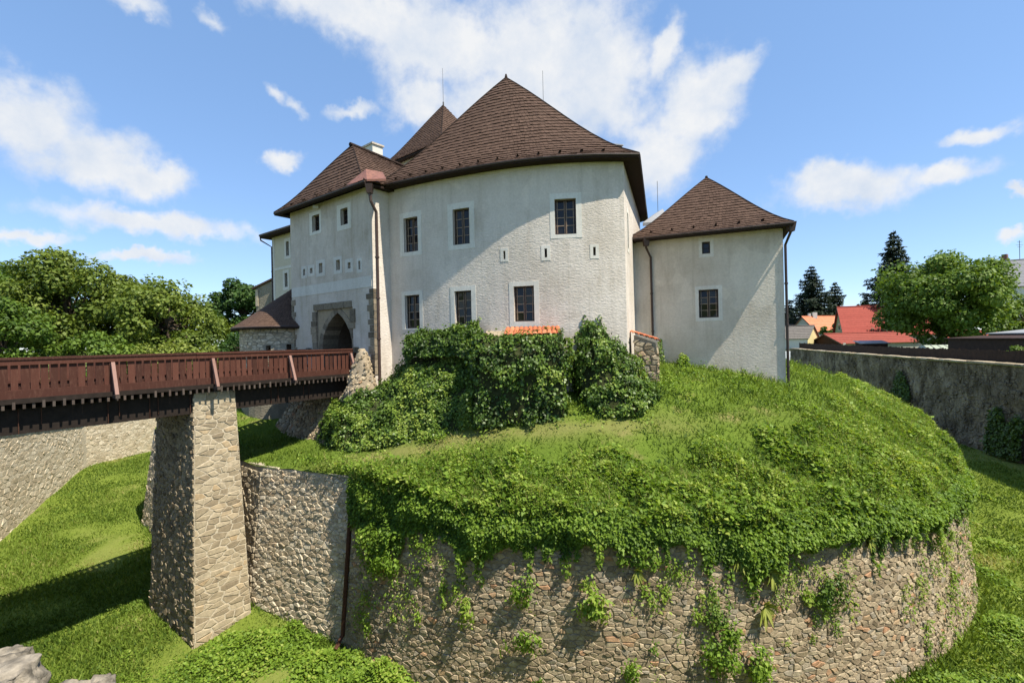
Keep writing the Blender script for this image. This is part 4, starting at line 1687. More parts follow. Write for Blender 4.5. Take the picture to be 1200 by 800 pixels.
# ------------------------------------------------------------------ rear wing at the left of the gate
wing = thing('rear_wing', 'narrow cream castle wing with white corner strip behind the gate tower', 'building', (-14, 31.3, -3))
W0 = Vector((-16.4, 33.0))
W1 = W0 + gu * 8
wp = Path([tuple(W0), tuple(W1)])
wo = [((1.84, 2.2, 7.45, 8.4), (1.62, 2.42, 7.25, 8.62)), ((1.58, 1.94, 5.4, 6.33), (1.36, 2.16, 5.2, 6.55))]
wall_mesh(wp, -4, 9.1, [w[0] for w in wo], 0.25).obj('front_wall', M['plaster_wing'], wing)
wb = Path([tuple(W1 + gn * 8), tuple(W0 + gn * 8), tuple(W0)])
wall_mesh(wb, -4, 9.1).obj('side_wall', M['plaster_wing'], wing)
for o_, s_ in wo:
    add_window(wing, wp, o_, s_, 3, 2, 0.12, False)
g = MB()
wp.bar(g, 0.0, 0.3, -3, 9.0, -0.1, 0.02)
g.obj('corner_strip', M['limewash'], wing)
g = MB()
wp.bar(g, 0.3, 6, 6.62, 6.8, -0.1, 0.02)
g.obj('string_band', M['limewash'], wing)
we = [W0 - gu * 0.5 - gn * 0.6, W1 - gn * 0.6, W1 + gn * 8, W0 - gu * 0.5 + gn * 8]
we = [Vector((p.x, p.y, 9.1)) for p in we]
wr0 = Vector((*(W0 + gu * 3.5 + gn * 4), 10.6))
wr1 = Vector((*(W1 + gn * 4), 10.6))
sl = [Slope([we[0], we[1]], [wr0, wr1], 0.2), Slope([we[3], we[0]], [wr0, wr0], 0.2)]
roof = under_roof(wing, sl, thick=0.22)
shingle_roof(roof, sl, 0.3, 0.2)
eave_strip(wing, [we[0], we[1]], r=0.08)
q = we[0]
downpipe(wing, [(q.x + 0.03, q.y, 9.05), (q.x + 0.05, q.y + 0.02, 8.75), (W0.x - 0.02, W0.y - 0.04, 8.3), (W0.x - 0.05, W0.y - 0.06, -2)], 0.05)

# low round lodge with cone roof
lodge = thing('gate_lodge', 'low round stone lodge with brown cone roof left of the gate tower', 'building', (-13.5, 29.3, -3))
LC = (-13.55, 29.25)
LRW, LRE = 2.7, 3.15
circ = [(LC[0] + LRW * math.cos(math.radians(180 + 10 * i)), LC[1] + LRW * math.sin(math.radians(180 + 10 * i))) for i in range(-3, 22)]
lp = Path(circ, smooth=True)
lo = [(5.5, 5.78, 0.95, 1.5), (6.6, 6.85, 1.0, 1.55)]
wall_mesh(lp, -4.2, 2.7, lo, 0.4).obj('wall', M['gablestone'], lodge)
for a in lo:
    g = MB()
    lp.bar(g, a[0] - 0.02, a[1] + 0.02, a[2], a[3], -0.45, -0.38)
    g.obj('loophole', M['void'], lodge)
cells = [p for p in rubble_cells(lp.L, -0.5, 2.45, 0.34, 0.15, 0.42) if not any(a[0] - 0.2 < sum(q[0] for q in p) / len(p) < a[1] + 0.2 and a[2] - 0.1 < sum(q[1] for q in p) / len(p) < a[3] + 0.1 for a in lo)]
masonry(lodge, cells, lambda s, z, o: lp.at(s, z, o), M['pale_stone'], 0.016, (0.01, 0.035), 150)
LA = Vector((-13.2, 29.0, 4.95))
le = [Vector((LC[0] + LRE * math.cos(math.radians(a)), LC[1] + LRE * math.sin(math.radians(a)), 2.55)) for a in range(150, 391, 12)]
sl = Slope(le, [LA] * len(le), 0.12)
roof = under_roof(lodge, [sl])
shingle_roof(roof, [sl], 0.2, 0.16, 0.022)
eave_strip(lodge, le, r=0.05)

# stone gable further back
gab = thing('stone_outbuilding', 'small grey stone outbuilding with sloping roof edge beyond the lodge', 'building', (-18.3, 35.5, -3))
mb = MB()
a, b = Vector((-19.2, 36.0)), Vector((-17.0, 35.2))
ap = Path([tuple(a), tuple(b)])
V = [ap.at(0, -4), ap.at(ap.L, -4), ap.at(ap.L, 6.55), ap.at(0, 5.85), ap.at(0, -4, -4), ap.at(ap.L, -4, -4), ap.at(ap.L, 6.55, -4), ap.at(0, 5.85, -4)]
mb.add(V, [(0, 1, 2, 3), (5, 4, 7, 6), (4, 0, 3, 7), (1, 5, 6, 2), (3, 2, 6, 7)])
mb.obj('wall', M['gablestone'], gab)
mb = MB()
V = [ap.at(-0.25, 5.78, 0.15), ap.at(ap.L + 0.3, 6.66, 0.15), ap.at(ap.L + 0.3, 6.66, -4.2), ap.at(-0.25, 5.78, -4.2)]
mb.hexa(V + [v + Vector((0, 0, 0.12)) for v in V])
mb.obj('roof', M['shingle'], gab)
mb = MB()
ap.bar(mb, -0.02, 0.22, 4.5, 5.75, -0.4, 0.04)  # pale strip paints the sunlight on the outbuilding's left edge
mb.obj('lit_edge_strip', M['pale_stone'], gab)

# ------------------------------------------------------------------ corner house on the right
HL, HR = Vector((6.3, 24.55)), Vector((12.52, 21.9))
hu = (HR - HL).normalized()
hn = Vector((-hu.y, hu.x))
house = thing('corner_house', 'cream plastered corner house with hipped shingle roof right of the palace', 'building', (10.5, 25.5, -1))
hp = Path([tuple(HL - hu * 0.4), tuple(HR)])
d0 = 0.4
ho = [((3.11 + d0, 3.99 + d0, 2.36, 3.72), (2.95 + d0, 4.16 + d0, 2.19, 3.9)), ((3.31 + d0, 3.67 + d0, 5.46, 6.04), (3.16 + d0, 3.83 + d0, 5.29, 6.22))]
HZ = 6.42
wall_mesh(hp, -2.2, HZ, [w[0] for w in ho], 0.28).obj('front_wall', M['plaster_house'], house)
hs = Path([tuple(HR), tuple(HR + hn * 9), tuple(HL + hn * 9)])
wall_mesh(hs, -2.5, HZ).obj('side_wall', M['plaster_house'], house)
add_window(house, hp, *ho[0], 4, 2)
add_window(house, hp, *ho[1], 2, 1, 0.16, False)
def hpt(a, b, z):
    q = HL + hu * a + hn * b
    return Vector((q.x, q.y, z))


HWd = (HR - HL).length
he = [hpt(-0.2, -0.7, HZ), hpt(HWd + 0.34, -0.7, HZ), hpt(HWd + 0.34, 9.4, HZ), hpt(-0.4, 9.4, HZ)]
HA = Vector((11.15, 26.9, 10.35))
s1 = Slope([he[0], he[0].lerp(he[1], 0.5), he[1]], [HA] * 3, 0.38)
s2 = Slope([he[1], he[2]], [HA, HA], 0.38)
s3 = Slope([he[3], he[0]], [HA, HA], 0.38)
s4 = Slope([he[2], he[3]], [HA, HA], 0.38)
roof = under_roof(house, [s1, s2, s3, s4])
shingle_roof(roof, [s1, s2, s3])
hip_cap(roof, s1, 0.0, r=0.05)
hip_cap(roof, s1, 1.0, r=0.05)
eave_strip(house, [he[0], he[1], he[2]], r=0.06)
snow_guards(roof, s1, 6, 0.09, 0.05)
m = MB()
m.tube([HA - Vector((0, 0, 0.2)), HA + Vector((0, 0, 0.12))], [0.14, 0.06], 8)
m.obj('roof_finial', M['under'], roof)
# metal saddle behind the left hip, with its rod
m = MB()
m.add([(7.7, 27.6, 8.1), (9.2, 27.4, 8.1), (9.2, 28.6, 9.15), (8.6, 28.6, 8.8), (7.7, 27.6, 7.9), (9.2, 27.4, 7.9)], [(0, 1, 2, 3), (4, 5, 1, 0)])
m.obj('metal_saddle', M['zinc'], roof)
m = MB()
m.tube([(9.0, 28.9, 8.6), (9.0, 28.9, 10.9)], 0.015, 5)
m.obj('lightning_rod', M['iron'], house)
pp = hp.at(0.9 + d0, 0, 0.1)
pq = hp.at(0.92 + d0, 0, 0.1)
top = hpt(0.75, -0.55, 6.3)
downpipe(house, [(top.x, top.y, 6.25), (top.x + 0.02, top.y + 0.1, 5.95), (pp.x, pp.y, 5.5), (pq.x, pq.y, 1.55)], 0.055, (top.x, top.y, 6.0))
cq = Vector((HR.x + 0.07, HR.y - 0.06, 0))
downpipe(house, [(he[1].x + 0.03, he[1].y + 0.25, 6.35), (he[1].x + 0.02, he[1].y + 0.25, 6.05), (cq.x, cq.y, 5.55), (cq.x, cq.y, -1.25)], 0.06, (he[1].x + 0.03, he[1].y + 0.25, 6.05), M['metal_dark'])

# ------------------------------------------------------------------ tiled buttress, small pier
def tile_row(parent, p0, p1, back, n, drop=0.0):
    """half-round clay tiles side by side from p0 to p1, each running back along 'back'"""
    p0, p1, back = Vector(p0), Vector(p1), Vector(back)
    e = (p1 - p0) / n
    up = e.cross(back).normalized()
    if up.z < 0:
        up = -up
    for i in range(n):
        c = p0 + e * (i + 0.5)
        r = e.length * 0.56
        jx = random.uniform(-0.03, 0.03)
        V, F = [], []
        for k, f in ((0, 0), (1, 1)):
            for j in range(7):
                th = math.pi * j / 6
                for rr in (r, r * 0.8):
                    V.append(c + back * (f * 1.0 + jx) + e.normalized() * (-rr * math.cos(th)) * (1 - 0.12 * f) + up * (rr * math.sin(th) * 0.7 * (1 - 0.1 * f)))
        for j in range(6):
            a, b, c2, d = j * 2, (j + 1) * 2, 14 + (j + 1) * 2, 14 + j * 2
            F += [(a, b, c2, d), (a + 1, d + 1, c2 + 1, b + 1), (a, a + 1, b + 1, b), (d, c2, c2 + 1, d + 1)]
        link('tile', mesh_py('tile', V, F, M['orange_tile'], random.random()), parent)


butt = thing('tiled_buttress', 'ivy covered wall buttress with a sloping coping of orange clay tiles', 'buttress', (0.4, 19.4, -1.6))
mb = MB()
q = [(-1.25, 18.95, -2.4), (1.95, 18.75, -2.2), (2.0, 20.9, -2.0), (-1.3, 21.6, -2.2), (-1.1, 19.25, 1.55), (1.9, 19.1, 1.55), (1.95, 20.9, 2.0), (-1.15, 21.6, 2.0)]
mb.hexa(q)
mb.obj('core_wall', M['mortar'], butt)
tile_row(butt, (-0.35, 19.2, 1.66), (1.98, 19.08, 1.66), (0.05, 0.62, 0.17), 12)
tile_row(butt, (-0.3, 19.75, 1.82), (1.98, 19.63, 1.82), (0.05, 0.62, 0.17), 12)

sp = thing('stone_pier', 'short rubble pier with slanted orange tile cap at the foot of the palace corner', 'pier', (5.9, 21.3, -0.5))
mb = MB()
q = [(5.32, 20.95, -1.2), (6.35, 20.75, -1.2), (6.45, 21.9, -1.2), (5.6, 22.0, -1.2), (5.36, 21.0, 1.58), (6.25, 20.8, 1.22), (6.4, 21.85, 1.22), (5.6, 21.95, 1.58)]
mb.hexa(q)
mb.obj('mortar_face', M['mortar'], sp)
pf = Path([(5.3, 21.3), (5.32, 20.95), (6.35, 20.75), (6.42, 21.5)])
cells = [p for p in rubble_cells(pf.L, -1.0, 1.4, 0.30, 0.2, 0.4) if 0.38 < sum(q[0] for q in p) / len(p) < pf.L - 0.1 and max(q[1] for q in p) < 1.52 - max(0, sum(q[0] for q in p) / len(p) - 0.35) * 0.34]
masonry(sp, cells, lambda s, z, o: pf.at(s, z, o), M['rubble'], 0.02, (0.02, 0.05))
tile_row(sp, (5.28, 20.86, 1.66), (6.4, 20.64, 1.27), (0.1, 0.6, 0.08), 5)
tile_row(sp, (5.3, 21.36, 1.70), (6.42, 21.14, 1.31), (0.1, 0.6, 0.08), 5)

# ------------------------------------------------------------------ the bridge and its pier
BU, BW = Vector((0.607, 0.795)).normalized(), Vector((-0.795, 0.607)).normalized()
B0 = Vector((-13.43, 16.0))
BANG = math.atan2(BU.y, BU.x)
bridge = thing('timber_footbridge', 'long red-brown timber footbridge with slatted railings leading to the gate', 'bridge', (B0.x, B0.y, 0.0), None, BANG)
BWID = 4.45
T0, T1 = -9.6, 9.75
STEP = 3.02
cache = {}


def piece(name, size, mat, loc, rot=(0, 0, 0), parent=None):
    key = (name, tuple(round(s, 3) for s in size), mat.name)
    if key not in cache:
        m = MB()
        m.box((0, 0, 0), size)
        cache[key] = mesh_py(name, m.V, m.F, mat)
    o = bpy.data.objects.new(name, cache[key])
    COL.objects.link(o)
    o.parent = parent or bridge
    o.location = loc
    o.rotation_euler = rot
    return o


posts = [STEP * i for i in range(-3, 4)] + [7.62]
for side_y, sg in ((0.0, -1), (BWID, 1)):
    def yy(d):                                     # d metres outward of the slat plane
        return side_y + sg * d
    s = T0
    while s < T1:                                  # rails in board lengths
        l = min(STEP * 2, T1 - s)
        c = s + l / 2
        e = random.uniform(-0.006, 0.006)
        piece('handrail', (l - 0.012, 0.20, 0.05), M['bridge'], (c, yy(0.02), 1.225 + e))
        piece('top_board', (l - 0.012, 0.04, 0.15), M['bridge'], (c, yy(0.07), 1.12 + e))
        piece('bottom_board', (l - 0.012, 0.045, 0.27), M['bridge'], (c, yy(0.08), 0.16 + e))
        piece('inner_rail', (l - 0.012, 0.06, 0.09), M['bridge'], (c, yy(-0.06), 0.36 + e))
        s += l
    for p in posts:
        piece('post', (0.15, 0.15, 1.36), M['bridge'], (p, yy(-0.015 if sg < 0 else -0.015), 0.505))
        if abs(p - 7.62) > 0.1:
            b = MB()
            # brace leaning out from the post to the deck end
            b.hexa([(p - .05, yy(0.52), -0.06), (p + .05, yy(0.52), -0.06), (p + .05, yy(0.62), -0.02), (p - .05, yy(0.62), -0.02),
                    (p - .05, yy(0.09), 1.0), (p + .05, yy(0.09), 1.0), (p + .05, yy(0.20), 1.04), (p - .05, yy(0.20), 1.04)] if sg < 0 else
                   [(p - .05, yy(0.62), -0.02), (p + .05, yy(0.62), -0.02), (p + .05, yy(0.52), -0.06), (p - .05, yy(0.52), -0.06),
                    (p - .05, yy(0.20), 1.04), (p + .05, yy(0.20), 1.04), (p + .05, yy(0.09), 1.0), (p - .05, yy(0.09), 1.0)])
            o = bpy.data.objects.new('brace', mesh_py('brace', b.V, b.F, M['bridge_pale']))
            COL.objects.link(o)
            o.parent = bridge
            piece('outrigger', (0.12, 0.75, 0.11), M['joist'], (p, yy(0.30), -0.095))
    pit = STEP / 14
    k = int((T0) / pit)
    while k * pit < T1:
        x = (k + 0.5) * pit
        if min(abs(x - p) for p in posts) > 0.1:
            w = random.choice((0.155, 0.165, 0.17, 0.18))
            piece('slat', (w, 0.026, 0.78), M['bridge'], (x + random.uniform(-0.008, 0.008), yy(0.012), 0.68), (random.uniform(-0.01, 0.01), random.uniform(-0.008, 0.008), 0))
        k += 1
# deck, joists, girders
s = T0
while s < T1:
    piece('deck_plank', (0.235, BWID + 0.55, 0.07), M['girder'], (s + 0.12, BWID / 2, 0.005 + random.uniform(-0.006, 0.006)))
    s += 0.24
s = T0 + 0.1
k = 0
while s < T1 - 0.2:
    piece('joist', (0.065, BWID + 0.62 + random.uniform(-0.05, 0.05), 0.22), M['joist'], (s, BWID / 2, -0.135))
    s += 0.215 + random.uniform(-0.02, 0.02)
piece('edge_board', (T1 - T0, 0.04, 0.15), M['girder'], ((T0 + T1) / 2, -0.30, -0.01))
piece('edge_board', (T1 - T0, 0.04, 0.15), M['girder'], ((T0 + T1) / 2, BWID + 0.30, -0.01))
for y in (0.25, 1.55, 2.9, BWID - 0.25):
    piece('girder', (T1 - T0 - 0.5, 0.30, 0.78), M['girder'], ((T0 + T1) / 2 - 0.25, y, -0.63))
rod_me = MB()
rod_me.tube([(0, 0, 0), (0, 0, -0.62)], 0.011, 5)
rod_mesh = mesh_py('hanging_rod', rod_me.V, rod_me.F, M['rust'])
for x in (-4.9, -4.3, -2.2, -1.7, -0.1, 0.2, 1.05, 1.3, 2.3, 2.55, 5.3, 5.6, 6.75, 7.0):
    o = bpy.data.objects.new('hanging_rod', rod_mesh)
    COL.objects.link(o)
    o.parent = bridge
    o.location = (x, 0.05, -0.24)
    o.scale = (1, 1, random.uniform(0.75, 1.25))

pier = thing('bridge_pier', 'tall tapering stone pier carrying the timber bridge', 'pier', (-12.6, 18.5, -9.3))
PZ0, PZ1 = -9.75, -0.26
pb = [Vector((-11.53, 16.95)), None, None, None]
pb[1] = pb[0] + BU * 2.0
pb[2] = pb[1] + BW * 4.75
pb[3] = pb[0] + BW * 4.75
pt = [Vector((-11.97, 17.95)), None, None, None]
pt[1] = pt[0] + BU * 1.42
pt[2] = pt[1] + BW * 4.0
pt[3] = pt[0] + BW * 4.0


def pier_pos(i, j, L):
    n = (pb[j] - pb[i]).normalized()
    n = Vector((n.y, -n.x))
    def f(s, z, o):
        u = s / L
        h = (z - PZ0) / (PZ1 - PZ0)
        p = pb[i].lerp(pb[j], u).lerp(pt[i].lerp(pt[j], u), h) + n * o
        return Vector((p.x, p.y, z))
    return f


mb = MB()
mb.hexa([(*p, PZ0) for p in pb] + [(*p, PZ1) for p in pt])
mb.obj('mortar_core', M['mortar_pale'], pier)
L1 = (pb[1] - pb[0]).length
cells = rubble_cells(L1, -9.6, PZ1, 0.42, 0.165, 0.3, None, (0.45, 0.7, 0.9, 1.1, 1.5, 1.9), (0.6, 1.5))
masonry(pier, cells, pier_pos(0, 1, L1), M['pier_stone'], 0.010, (0.006, 0.035), 170, tilt=0.12)
L2 = (pb[0] - pb[3]).length
cells = rubble_cells(L2, -9.6, PZ1, 0.34, 0.17, 0.36)
masonry(pier, cells, pier_pos(3, 0, L2), M['rubble'], 0.014, (0.015, 0.06), 130, tilt=0.4, tints=lambda: random.random() * 0.8)

# rusty pipe down the corner between the retaining wall and the bastion
dp = MB()
cpt = lambda z, o: left_path.at(left_path.L - 0.10, z, o - 0.12 * (z - ZB))
dp.tube([cpt(-3.7, 0.11), cpt(-6.0, 0.11), cpt(-8.75, 0.11), cpt(-9.05, 0.4)], 0.075, 8)
o = dp.obj('drain_pipe', M['rust'])
tag(o, 'rusty drain pipe running down the corner of the stone retaining wall', 'pipe')

# ------------------------------------------------------------------ boulders on the parapet beside the viewer
def boulder(name, c, r, seed, label, rot=0.0):
    bm = bmesh.new()
    bmesh.ops.create_icosphere(bm, subdivisions=5, radius=1.0)
    P = np.array([v.co[:] for v in bm.verts])
    box = np.abs(P).max(1, keepdims=True)
    P = P * (0.72 + 0.28 / box * 0.8)
    d = fbm(P * 1.3 + seed * 7.7, seed, 4)
    P = P * (0.62 + 0.72 * d[:, None])
    P[:, 2] = np.minimum(P[:, 2], 0.55 + 0.25 * (fbm(P * 2.6, seed + 4, 4) - 0.5))
    rg = 1 - np.abs(2 * fbm(P * 1.7 + 3, seed + 8, 3) - 1)
    P = P * (1 - 0.16 * (rg[:, None] ** 3) + 0.05 * (fbm(P * 7.0 + 3, seed + 9, 4)[:, None] - 0.5))
    P = P * np.array(r)
    cs, sn = math.cos(rot), math.sin(rot)
    X = P[:, 0] * cs - P[:, 1] * sn + c[0]
    Y = P[:, 0] * sn + P[:, 1] * cs + c[1]
    for v, x, y, z in zip(bm.verts, X, Y, P[:, 2] + c[2]):
        v.co = (x, y, z)
    me = bpy.data.meshes.new(name)
    bm.to_mesh(me)
    bm.free()
    me.materials.append(M['rock'])
    a = me.attributes.new('tint', 'FLOAT', 'POINT')
    a.data.foreach_set('value', np.full(len(me.vertices), (seed * 0.37) % 1, dtype=np.float32))
    me.polygons.foreach_set('use_smooth', np.ones(len(me.polygons), dtype=bool))
    return tag(link(name, me), label, 'rock', 'pale rocks on the near parapet')


boulder('boulder', (-2.86, 2.66, -0.39), (0.14, 0.15, 0.22), 1, 'squarish pale rock at the left edge behind the broad flat boulder', 0.3)
boulder('boulder', (-2.78, 2.50, -0.365), (0.28, 0.22, 0.24), 2, 'broad flat-topped pale boulder on the near parapet', 0.2)
boulder('boulder', (-2.36, 2.45, -0.40), (0.13, 0.12, 0.17), 3, 'small grey rock between the broad boulder and the brownish rock', 0.1)
boulder('boulder', (-2.21, 2.5, -0.40), (0.09, 0.10, 0.17), 6, 'small brownish rock at the right end of the parapet rocks', 0.8)

# ------------------------------------------------------------------ ivy and creepers


def grid_surface(top, bot, n=40, m=16, bulge=0.35):
    T, B = [Vector(p) for p in top], [Vector(p) for p in bot]
    V, F = [], []
    k = len(T) - 1
    for i in range(n + 1):
        f = i / n * k
        a = min(int(f), k - 1)
        t, b = T[a].lerp(T[a + 1], f - a), B[a].lerp(B[a + 1], f - a)
        for j in range(m + 1):
            g = j / m
            p = t.lerp(b, g)
            o = bulge * math.sin(math.pi * g)
            p += Vector((-0.15, -0.8, 0.45)) * o
            V.append(p)
    for i in range(n):
        for j in range(m):
            F.append((i * (m + 1) + j, i * (m + 1) + j + 1, (i + 1) * (m + 1) + j + 1, (i + 1) * (m + 1) + j))
    return V, F


def ivy_on(V, F, n, size, amp=0.6, sc=1.3, seed=0, inner=0.25, spread=0.6):
    P, N = sample_tris(V, F, n)
    d = fbm(P * sc, seed, 3) - 0.42
    d = d + (fbm(P * 3.1, seed + 3, 2) - 0.5) * 0.55 + (rng.random(n) < 0.05) * rng.random(n) * 0.35
    P = P + N * (d[:, None] * amp - np.abs(rng.normal(0, inner * 0.5, (n, 1))) + 0.10)
    s = size * rng.uniform(0.6, 1.3, n)
    Q = leaf_quads(P, unit(N + np.array([0.15, -0.1, 0.55])), s, spread, 0.8, 0.8)
    t = np.clip(0.45 + (fbm(P * 1.1, seed + 9, 2) - 0.5) * 1.3 + rng.normal(0, 0.2, n), 0, 1)
    return Q, t


def ivy_plant(label, V, F, n, size, amp, seed, cat='ivy', mat='ivy', sc=1.3, inner=0.25, core=True, group='ivy on the castle', pale=0.0):
    c = V[len(V) // 2]
    root = thing('ivy_plant', label, cat, (c[0], c[1], min(v[2] for v in V)), group)
    Q, t = ivy_on(V, F, n, size, amp, sc, seed, inner)
    o = link('foliage', mesh_np('foliage', Q, M[mat], np.clip(t + pale, 0, 1)), root)
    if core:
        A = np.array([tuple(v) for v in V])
        me = mesh_py('dark_core', A.tolist(), F, M['core'])  # added dark sheet behind the leaves, stands for the shaded foliage inside
        link('dark_core', me, root)
    return root


top = [(-8.6, 23.2, -1.3), (-7.9, 22.2, -1.2), (-7.1, 21.5, -0.95), (-6.3, 21.8, -0.6), (-5.7, 22.3, -0.2), (-5.2, 22.1, 0.35), (-4.6, 21.9, 0.8), (-3.4, 21.4, 0.9), (-2.4, 21.0, 0.8), (-1.3, 20.6, 0.8)]
bot = [(-8.9, 22.2, -3.6), (-8.1, 20.9, -3.2), (-7.3, 19.9, -3.05), (-6.3, 19.6, -2.95), (-5.6, 19.5, -2.8), (-5.0, 19.45, -2.7), (-4.3, 19.4, -2.6), (-3.4, 19.2, -2.45), (-2.4, 19.1, -2.2), (-1.5, 18.95, -2.0)]
V, F = grid_surface(top, bot, 50, 20, 0.35)
ivy_plant('wide blanket of ivy sloping from the palace wall beside the long downpipe', V, F, 30000, 0.105, 0.75, 3, pale=0.2)
V, F = grid_surface([(-4.75, 22.2, 1.5), (-4.3, 21.95, 1.85), (-3.4, 21.6, 1.75), (-2.3, 21.25, 2.0), (-1.3, 20.9, 2.05)],
                    [(-4.75, 21.5, 0.6), (-4.3, 21.2, 0.9), (-3.4, 20.8, 0.9), (-2.3, 20.4, 0.9), (-1.4, 20.0, 0.8)], 20, 8, 0.4)
ivy_plant('bushy ivy ridge directly under the two lower palace windows', V, F, 8000, 0.115, 0.85, 5, pale=0.1)


def hull(pts, cuts=3):
    bm = bmesh.new()
    vs = [bm.verts.new(p) for p in pts]
    bmesh.ops.convex_hull(bm, input=vs)
    bmesh.ops.subdivide_edges(bm, edges=bm.edges[:], cuts=cuts, use_grid_fill=True)
    bm.verts.index_update()
    V = [tuple(v.co) for v in bm.verts]
    bm.normal_update()
    F = [tuple(v.index for v in f.verts) for f in bm.faces]
    bm.free()
    return V, F


V, F = hull([(-1.55, 18.6, -1.9), (0.2, 18.3, -1.7), (1.95, 18.35, -1.5), (2.0, 20.6, -1.4), (-1.5, 21.0, -1.8), (-1.5, 19.1, 1.55), (-0.5, 18.95, 1.6), (1.2, 18.95, 1.62), (2.0, 19.0, 1.6), (2.0, 20.4, 1.4), (-1.4, 20.8, 1.6), (-1.2, 18.35, 0.9), (0.2, 18.15, 0.9), (1.95, 18.25, 0.9)])
ivy_plant('block of ivy hanging over the buttress with orange tiles', V, F, 24000, 0.125, 1.0, 8, pale=0.05)
V, F = hull([(2.8, 18.9, -1.5), (3.5, 18.25, -1.55), (4.6, 18.2, -1.5), (5.6, 18.85, -1.35), (5.7, 20.1, -0.8), (2.8, 20.5, -1.2), (2.8, 20.0, 1.5), (3.15, 19.75, 2.2), (3.6, 19.65, 1.9), (4.3, 19.5, 1.1), (4.95, 19.7, 0.4), (2.7, 19.6, 0.6)])
ivy_plant('cone of ivy leaning on the right end of the palace wall', V, F, 19000, 0.115, 1.0, 12, pale=0.08)
# thin creepers climbing the plaster
V, F = grid_surface([(3.0, 20.22, 2.5), (3.5, 20.2, 2.35), (3.8, 20.2, 2.5)], [(2.9, 20.15, 1.5), (3.5, 20.1, 1.3), (4.1, 20.15, 1.2)], 6, 4, 0.05)
ivy_plant('small ivy sprays climbing the plaster above the ivy cone', V, F, 420, 0.11, 0.3, 14, core=False)
V, F = grid_surface([(4.55, 20.1, 0.95), (4.75, 20.1, 1.15)], [(4.45, 20.05, -0.2), (4.95, 20.05, -0.2)], 4, 4, 0.05)
ivy_plant('small dark ivy shoot against the palace corner above the tile-capped pier', V, F, 330, 0.10, 0.25, 15, core=False)
V, F = grid_surface([(7.32, 23.9, 1.25), (7.45, 23.88, 1.45)], [(7.2, 23.85, -0.2), (7.65, 23.8, -0.2)], 4, 5, 0.05)
ivy_plant('thin dark creeper on the corner house wall beside the brown downpipe', V, F, 300, 0.10, 0.2, 16, core=False)
V, F = hull([(8.0, 23.2, -0.4), (8.7, 23.0, -0.4), (8.4, 23.5, -0.3), (8.1, 23.3, 0.45), (8.5, 23.2, 0.5), (8.35, 23.4, 0.62)], 1)
ivy_plant('small bright green bush at the foot of the corner house', V, F, 900, 0.11, 0.35, 17, 'bush', 'cover', core=False, group='bushes')
# ivy on the far right moat wall, in the shade


def wall_ivy(label, s0, s1, ztops, zb, n, seed):
    m = len(ztops) - 1
    top = [tuple(rw.at(s0 + (s1 - s0) * i / m, z, 0.05 - 0.03 * (z + 9.8))) for i, z in enumerate(ztops)]
    bt = [tuple(rw.at(s0 + (s1 - s0) * i / m, zb, 0.35)) for i in range(m + 1)]
    V, F = [], []
    T, B = [Vector(p) for p in top], [Vector(p) for p in bt]
    for i in range(m + 1):
        for j in range(9):
            V.append(T[i].lerp(B[i], j / 8))
    for i in range(m):
        for j in range(8):
            F.append((i * 9 + j, (i + 1) * 9 + j, (i + 1) * 9 + j + 1, i * 9 + j + 1))
    root = thing('ivy_plant', label, 'ivy', B[m // 2], 'ivy on the moat wall')
    P, N = sample_tris(V, F, n)
    N = np.where((N[:, :1] > 0), -N, N)
    P = P + N * (0.15 + 0.5 * (fbm(P * 1.1, seed)[:, None] - 0.4)) + rng.normal(0, 0.08, (n, 3))
    Q = leaf_quads(P, unit(N + np.array([0, 0, 0.5])), 0.2 * rng.uniform(0.6, 1.3, n), 0.6, 0.8, 0.8)
    link('foliage', mesh_np('foliage', Q, M['ivy'], np.clip(rng.normal(0.3, 0.2, n), 0, 1)), root)


def rw_s(px):
    """distance along the right wall at which the line of sight of azimuth px crosses it"""
    best = min(np.arange(0, rw.L, 0.1), key=lambda s: abs(rw.at(s, 0).x / max(0.1, rw.at(s, 0).y) - px) + (0 if rw.at(s, 0).y > 5 else 9))
    return float(best)


wall_ivy('narrow dark pointed ivy growing up the shaded moat wall', rw_s(0.795), rw_s(0.832), [-5.4, -3.4, -2.6, -3.6, -5.2], -6.6, 2600, 31)
wall_ivy('wide dark two-lobed ivy growing up the shaded moat wall', rw_s(1.0), rw_s(1.068), [-5.4, -4.6, -4.7, -6.4, -5.4, -4.9, -5.6], -8.2, 3600, 33)

# ------------------------------------------------------------------ ground cover on the terrace and over the wall
hang_s = [-0.2, 0.33, 1.41, 2.58, 3.29, 4.54, 5.7, 6.52, 7.3, 9.06, 10.52, 11.5, 12.73, 13.75, 14.86, 17.03, 19.38, 22.36, 26, 32]
hang_z = [-5.2, -5.6, -6.0, -5.25, -4.75, -5.3, -5.0, -4.75, -5.0, -4.75, -4.55, -4.55, -5.1, -5.7, -4.95, -4.95, -5.15, -5.25, -5.0, -4.6]
NH = 110000
sh = rng.uniform(-0.15, 31.0, NH)
kh = rng.random(NH) ** 0.85
topz = np.array([btop(float(s)) for s in np.linspace(-0.15, 31, 160)])
rimlump = np.clip(fbm(np.stack([sh * 0.75, sh * 0, sh * 0 + 5], -1), 47, 3) - 0.25, 0, 1)
tz = np.interp(sh, np.linspace(-0.15, 31, 160), topz) + 0.12 + (rimlump * 1.1 + 0.15) * rng.random(NH)
lowz = np.interp(sh, hang_s, hang_z)
streamer = fbm(np.stack([sh * 1.6, sh * 0, sh * 0], -1), 41, 3)
fine_s = fbm(np.stack([sh * 5.5, sh * 0, sh * 0], -1), 45, 2)
Lh = np.maximum(0.2, (tz - lowz) * (0.35 + 0.75 * streamer + 0.45 * fine_s))
shoot = (fine_s > 0.60) & (rng.random(NH) < 0.35)
Lh = np.where(shoot, Lh * 1.15 + 0.75 * streamer, Lh)
